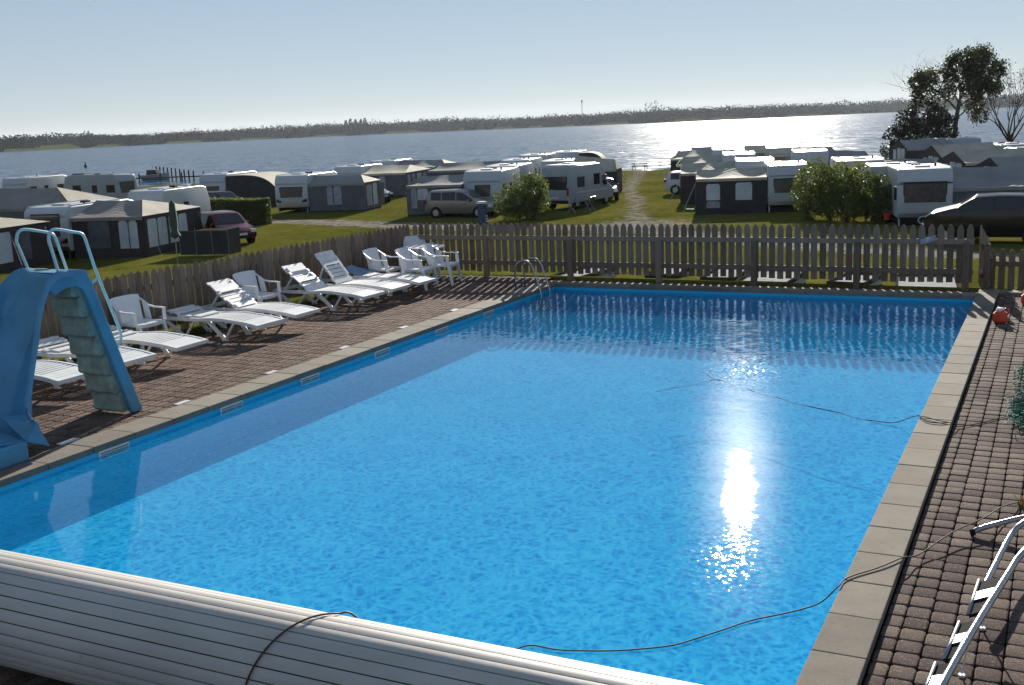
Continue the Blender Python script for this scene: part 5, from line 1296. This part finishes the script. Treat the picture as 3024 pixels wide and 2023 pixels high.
# ------------------------------------------------------------------ jetty, boats, buoy
t = thing("jetty", "low timber jetty on the water behind the caravans", "jetty", (-141, 119.5, -3.0), R(14))
m = MB(); m.box(0, 0, .45, 30, 1.4, .6); m.build("deck", "wood", t)
for k in range(9): m = MB(); x_ = .5 + k * 3.5; m.tube([(x_, .1, -2), (x_, .1, 1.2)], .10, 6); m.build("pile", "wood", t)
ORD = ['first', 'second', 'third', 'fourth', 'fifth', 'sixth', 'seventh', 'eighth', 'ninth', 'tenth']
for k in range(10):
    u = k / 9; m = MB(); m.tube([(0, 0, -2.5), (0, 0, 1.75 - .3 * u)], .11, 6)
    o = m.build("mooring_post", "wood"); o.location = (-136.5 + 23.5 * u, 141 - 17 * u, -3.0)
    tag(o, ORD[k] + " mooring post from the left in the slanting row on the water", "post", "mooring posts in a row")
def boat(name, label, x, y, rz, L, hull, top=None):
    t = thing(name, label, "boat", (x, y, -3.0), R(rz)); m = MB(); n = 12; k = 5
    for i in range(n + 1):
        u = i / n; hw = L * .17 * (1 - (max(0, u - .35) / .65) ** 2.2); sh = .75 + .35 * u ** 3; xx = -L / 2 + L * u
        m.v += [(xx, -hw, sh), (xx, -hw * .9, .3), (xx, 0, -.25), (xx, hw * .9, .3), (xx, hw, sh)]
    for i in range(n):
        for j in range(k - 1): m.f.append((i * k + j, i * k + j + 1, (i + 1) * k + j + 1, (i + 1) * k + j))
        m.f.append((i * k + 4, i * k, (i + 1) * k, (i + 1) * k + 4))
    m.f.append((4, 3, 2, 1, 0)); m.build("hull", hull, t, smooth=R(50))
    m = MB(); m.prism([(-L * .3, .75), (-L * .26, 1.5), (L * .05, 1.5), (L * .16, .85)], 'y', -L * .11, L * .11); m.build("cabin" if top is None else "cover", top or "caravan_grey", t, bevel=.05)
    m = MB(); m.tube([(-L * .1, 0, 1.4), (-L * .1, 0, 2.4)], .03, 5); m.build("mast", "steel", t)
boat("motor_boat", "small white motor boat moored left of the side-on grey caravan", -136.8, 118.5, 175, 5.6, "caravan_white")
boat("motor_boat", "boat under a dark cover moored at the jetty, behind the arched awning", -126.5, 130.5, 5, 5.0, "caravan_grey", "tent_dark")
boat("motor_boat", "grey tarpaulined boat moored between the side-on caravan and the jetty posts", -135, 124.5, 0, 7.5, "caravan_white", "tent_grey")
m = MB(); m.lathe([(0, -.3), (.35, -.2), (.4, .3), (.18, .7), (.1, 1.3), (0, 1.35)], 0, 0, 10)
tag(m.build("buoy", "black", xf=Matrix.Translation((-221, 204, -3))), "small dark buoy out on the water beyond the side-on caravan", "buoy")

# ------------------------------------------------------------------ far shore
rn = random.Random(77); vs = []; fs = []; fld = []
def blobtree(x, y, z, h, wd, n):
    for _ in range(n):
        v = Vector((rn.gauss(0, 1), rn.gauss(0, 1), rn.gauss(0, 1))).normalized() * rn.random() ** .4
        p = Vector((x + v.x * wd * 1.25, y + v.y * wd * 1.25, z + h * .45 + v.z * h * .45)); a = Vector((rn.gauss(0, 1), rn.gauss(0, 1), rn.gauss(0, 1))).normalized(); b_ = a.cross(Vector((rn.gauss(0, 1), rn.gauss(0, 1), .3))).normalized()
        s_ = rn.uniform(.6, 1.5); k = len(vs); vs.extend([p - a * s_, p + b_ * s_, p + a * s_, p - b_ * s_]); fs.append((k, k + 1, k + 2, k + 3))
HT = [(-60, 19), (-50, 18), (-46, 15), (-42, 16), (-38, 20), (-35, 22), (-32, 19), (-29, 20), (-25, 19), (-20, 18), (-15, 20), (-12, 21), (-8, 22), (-3, 24), (4, 28)]
az = -56.0
while az < 4:
    fr = interp(FAR, az)
    gap = mn.noise(Vector((az * .55, 1, 0)))
    for row in range(3):
        off = (18, 90, 210)[row] + rn.uniform(-12, 40)
        if row == 0 and (gap > .0 or rn.random() < .3): continue
        r_ = fr + off; x, y = r_ * math.sin(R(az)), r_ * math.cos(R(az)); h = interp(HT, az) * (.45, .85, 1.0)[row] * rn.uniform(.8, 1.12) * (1 + .35 * mn.noise(Vector((az * 2.2, row, 3))))
        if -49.5 < az < -47.5 and row < 2: continue
        blobtree(x, y, land(x, y) - 2, h, h * rn.uniform(.5, .9), 62)
    az += .06
me = bpy.data.meshes.new("woods"); me.from_pydata([tuple(v) for v in vs], [], fs); me.materials.append(M['leaf_far'])
o = bpy.data.objects.new("woods", me); col.objects.link(o); tag(o, "belt of woods and hedgerows along the far shore", "woods", kind="stuff")
def far_tree(azd, dr, h, label, conif=False, n=90):
    global vs, fs
    vs = []; fs = []; r_ = interp(FAR, azd) + dr; x, y = r_ * math.sin(R(azd)), r_ * math.cos(R(azd)); z = land(x, y)
    t = thing("conifer" if conif else "broadleaf_tree", label, "tree", (x, y, z), 0, "taller trees on the far shore" )
    if conif:
        for k in range(7):
            zz = h * (.25 + .1 * k); w_ = h * .26 * (1 - k / 8)
            for _ in range(14):
                a = rn.uniform(0, 6.28); p = Vector((w_ * math.cos(a) * rn.random() ** .5, w_ * math.sin(a), zz + rn.uniform(-1, 1))); q = len(vs); vs.extend([p + Vector((-1.2, 0, -.6)), p + Vector((1.2, 0, -.6)), p + Vector((0, 0, 1.4))]); fs.append((q, q + 1, q + 2))
    else: blobtree(0, 0, 0, h, h * .45, n)
    me = bpy.data.meshes.new("crown"); me.from_pydata([tuple(v) for v in vs], [], fs); me.materials.append(M['leaf_far']); o = bpy.data.objects.new("crown", me); col.objects.link(o); o.parent = t
    m = MB(); m.tube([(0, 0, -.5), (0, 0, h * .6)], .5, 5); m.build("trunk", "bark", t)
def azpx(px): # photograph column -> bearing on the horizon line
    a = math.atan((px - 1512) / 3246.5 * .99) ; return math.degrees(a) - 26.7
far_names = ["first tall conifer of the clump on the far shore", "second tall conifer of the far clump", "third tall conifer of the far clump", "conifer in the middle of the far clump", "conifer right of the middle of the far clump"]
for k, px in enumerate((1052, 1066, 1080, 1096, 1108)): far_tree(azpx(px), 60 + 8 * k, rn.uniform(24, 28), far_names[k], True)
far_tree(azpx(1135), 70, 27, "round crowned tree right of the far conifer clump")
far_tree(azpx(1951), 330, 32, "lone broad tree standing above the far woods right of the mast", n=160)
t = thing("radio_mast", "thin radio mast above the far woods", "mast", (0, 0, 0)); r_ = interp(FAR, azpx(1743)) + 260; x, y = r_ * math.sin(R(azpx(1743))), r_ * math.cos(R(azpx(1743)))
t.location = (x, y, land(x, y))
m = MB()
for k in range(3): m.tube([(.8 * math.cos(k * 2.1), .8 * math.sin(k * 2.1), 0), (.5 * math.cos(k * 2.1), .5 * math.sin(k * 2.1), 38)], .18, 4)
for k in range(12): m.tube([(.8, 0, k * 3), (-.5, .5, k * 3 + 3)], .1, 4)
m.build("lattice_tower", "steel", t)
m = MB(); m.box(-1, -1, 33, 1, 1, 37.5); m.build("antenna", "plate", t)

m = MB(); m.box(-6500, -400, -9.5, 5500, 5500, 75)
hz = NT("haze"); hz.t.nodes.remove(hz.b); pv = hz.n("ShaderNodeVolumePrincipled"); pv.inputs["Color"].default_value = (.80, .88, 1.0, 1); pv.inputs["Density"].default_value = HAZE; pv.inputs["Anisotropy"].default_value = .3
hz.l(pv.outputs[0], hz.out.inputs["Volume"])
hb_ = m.build("haze", hz.m); tag(hb_, "thin pale haze over the water and far shore", "haze", kind="stuff")
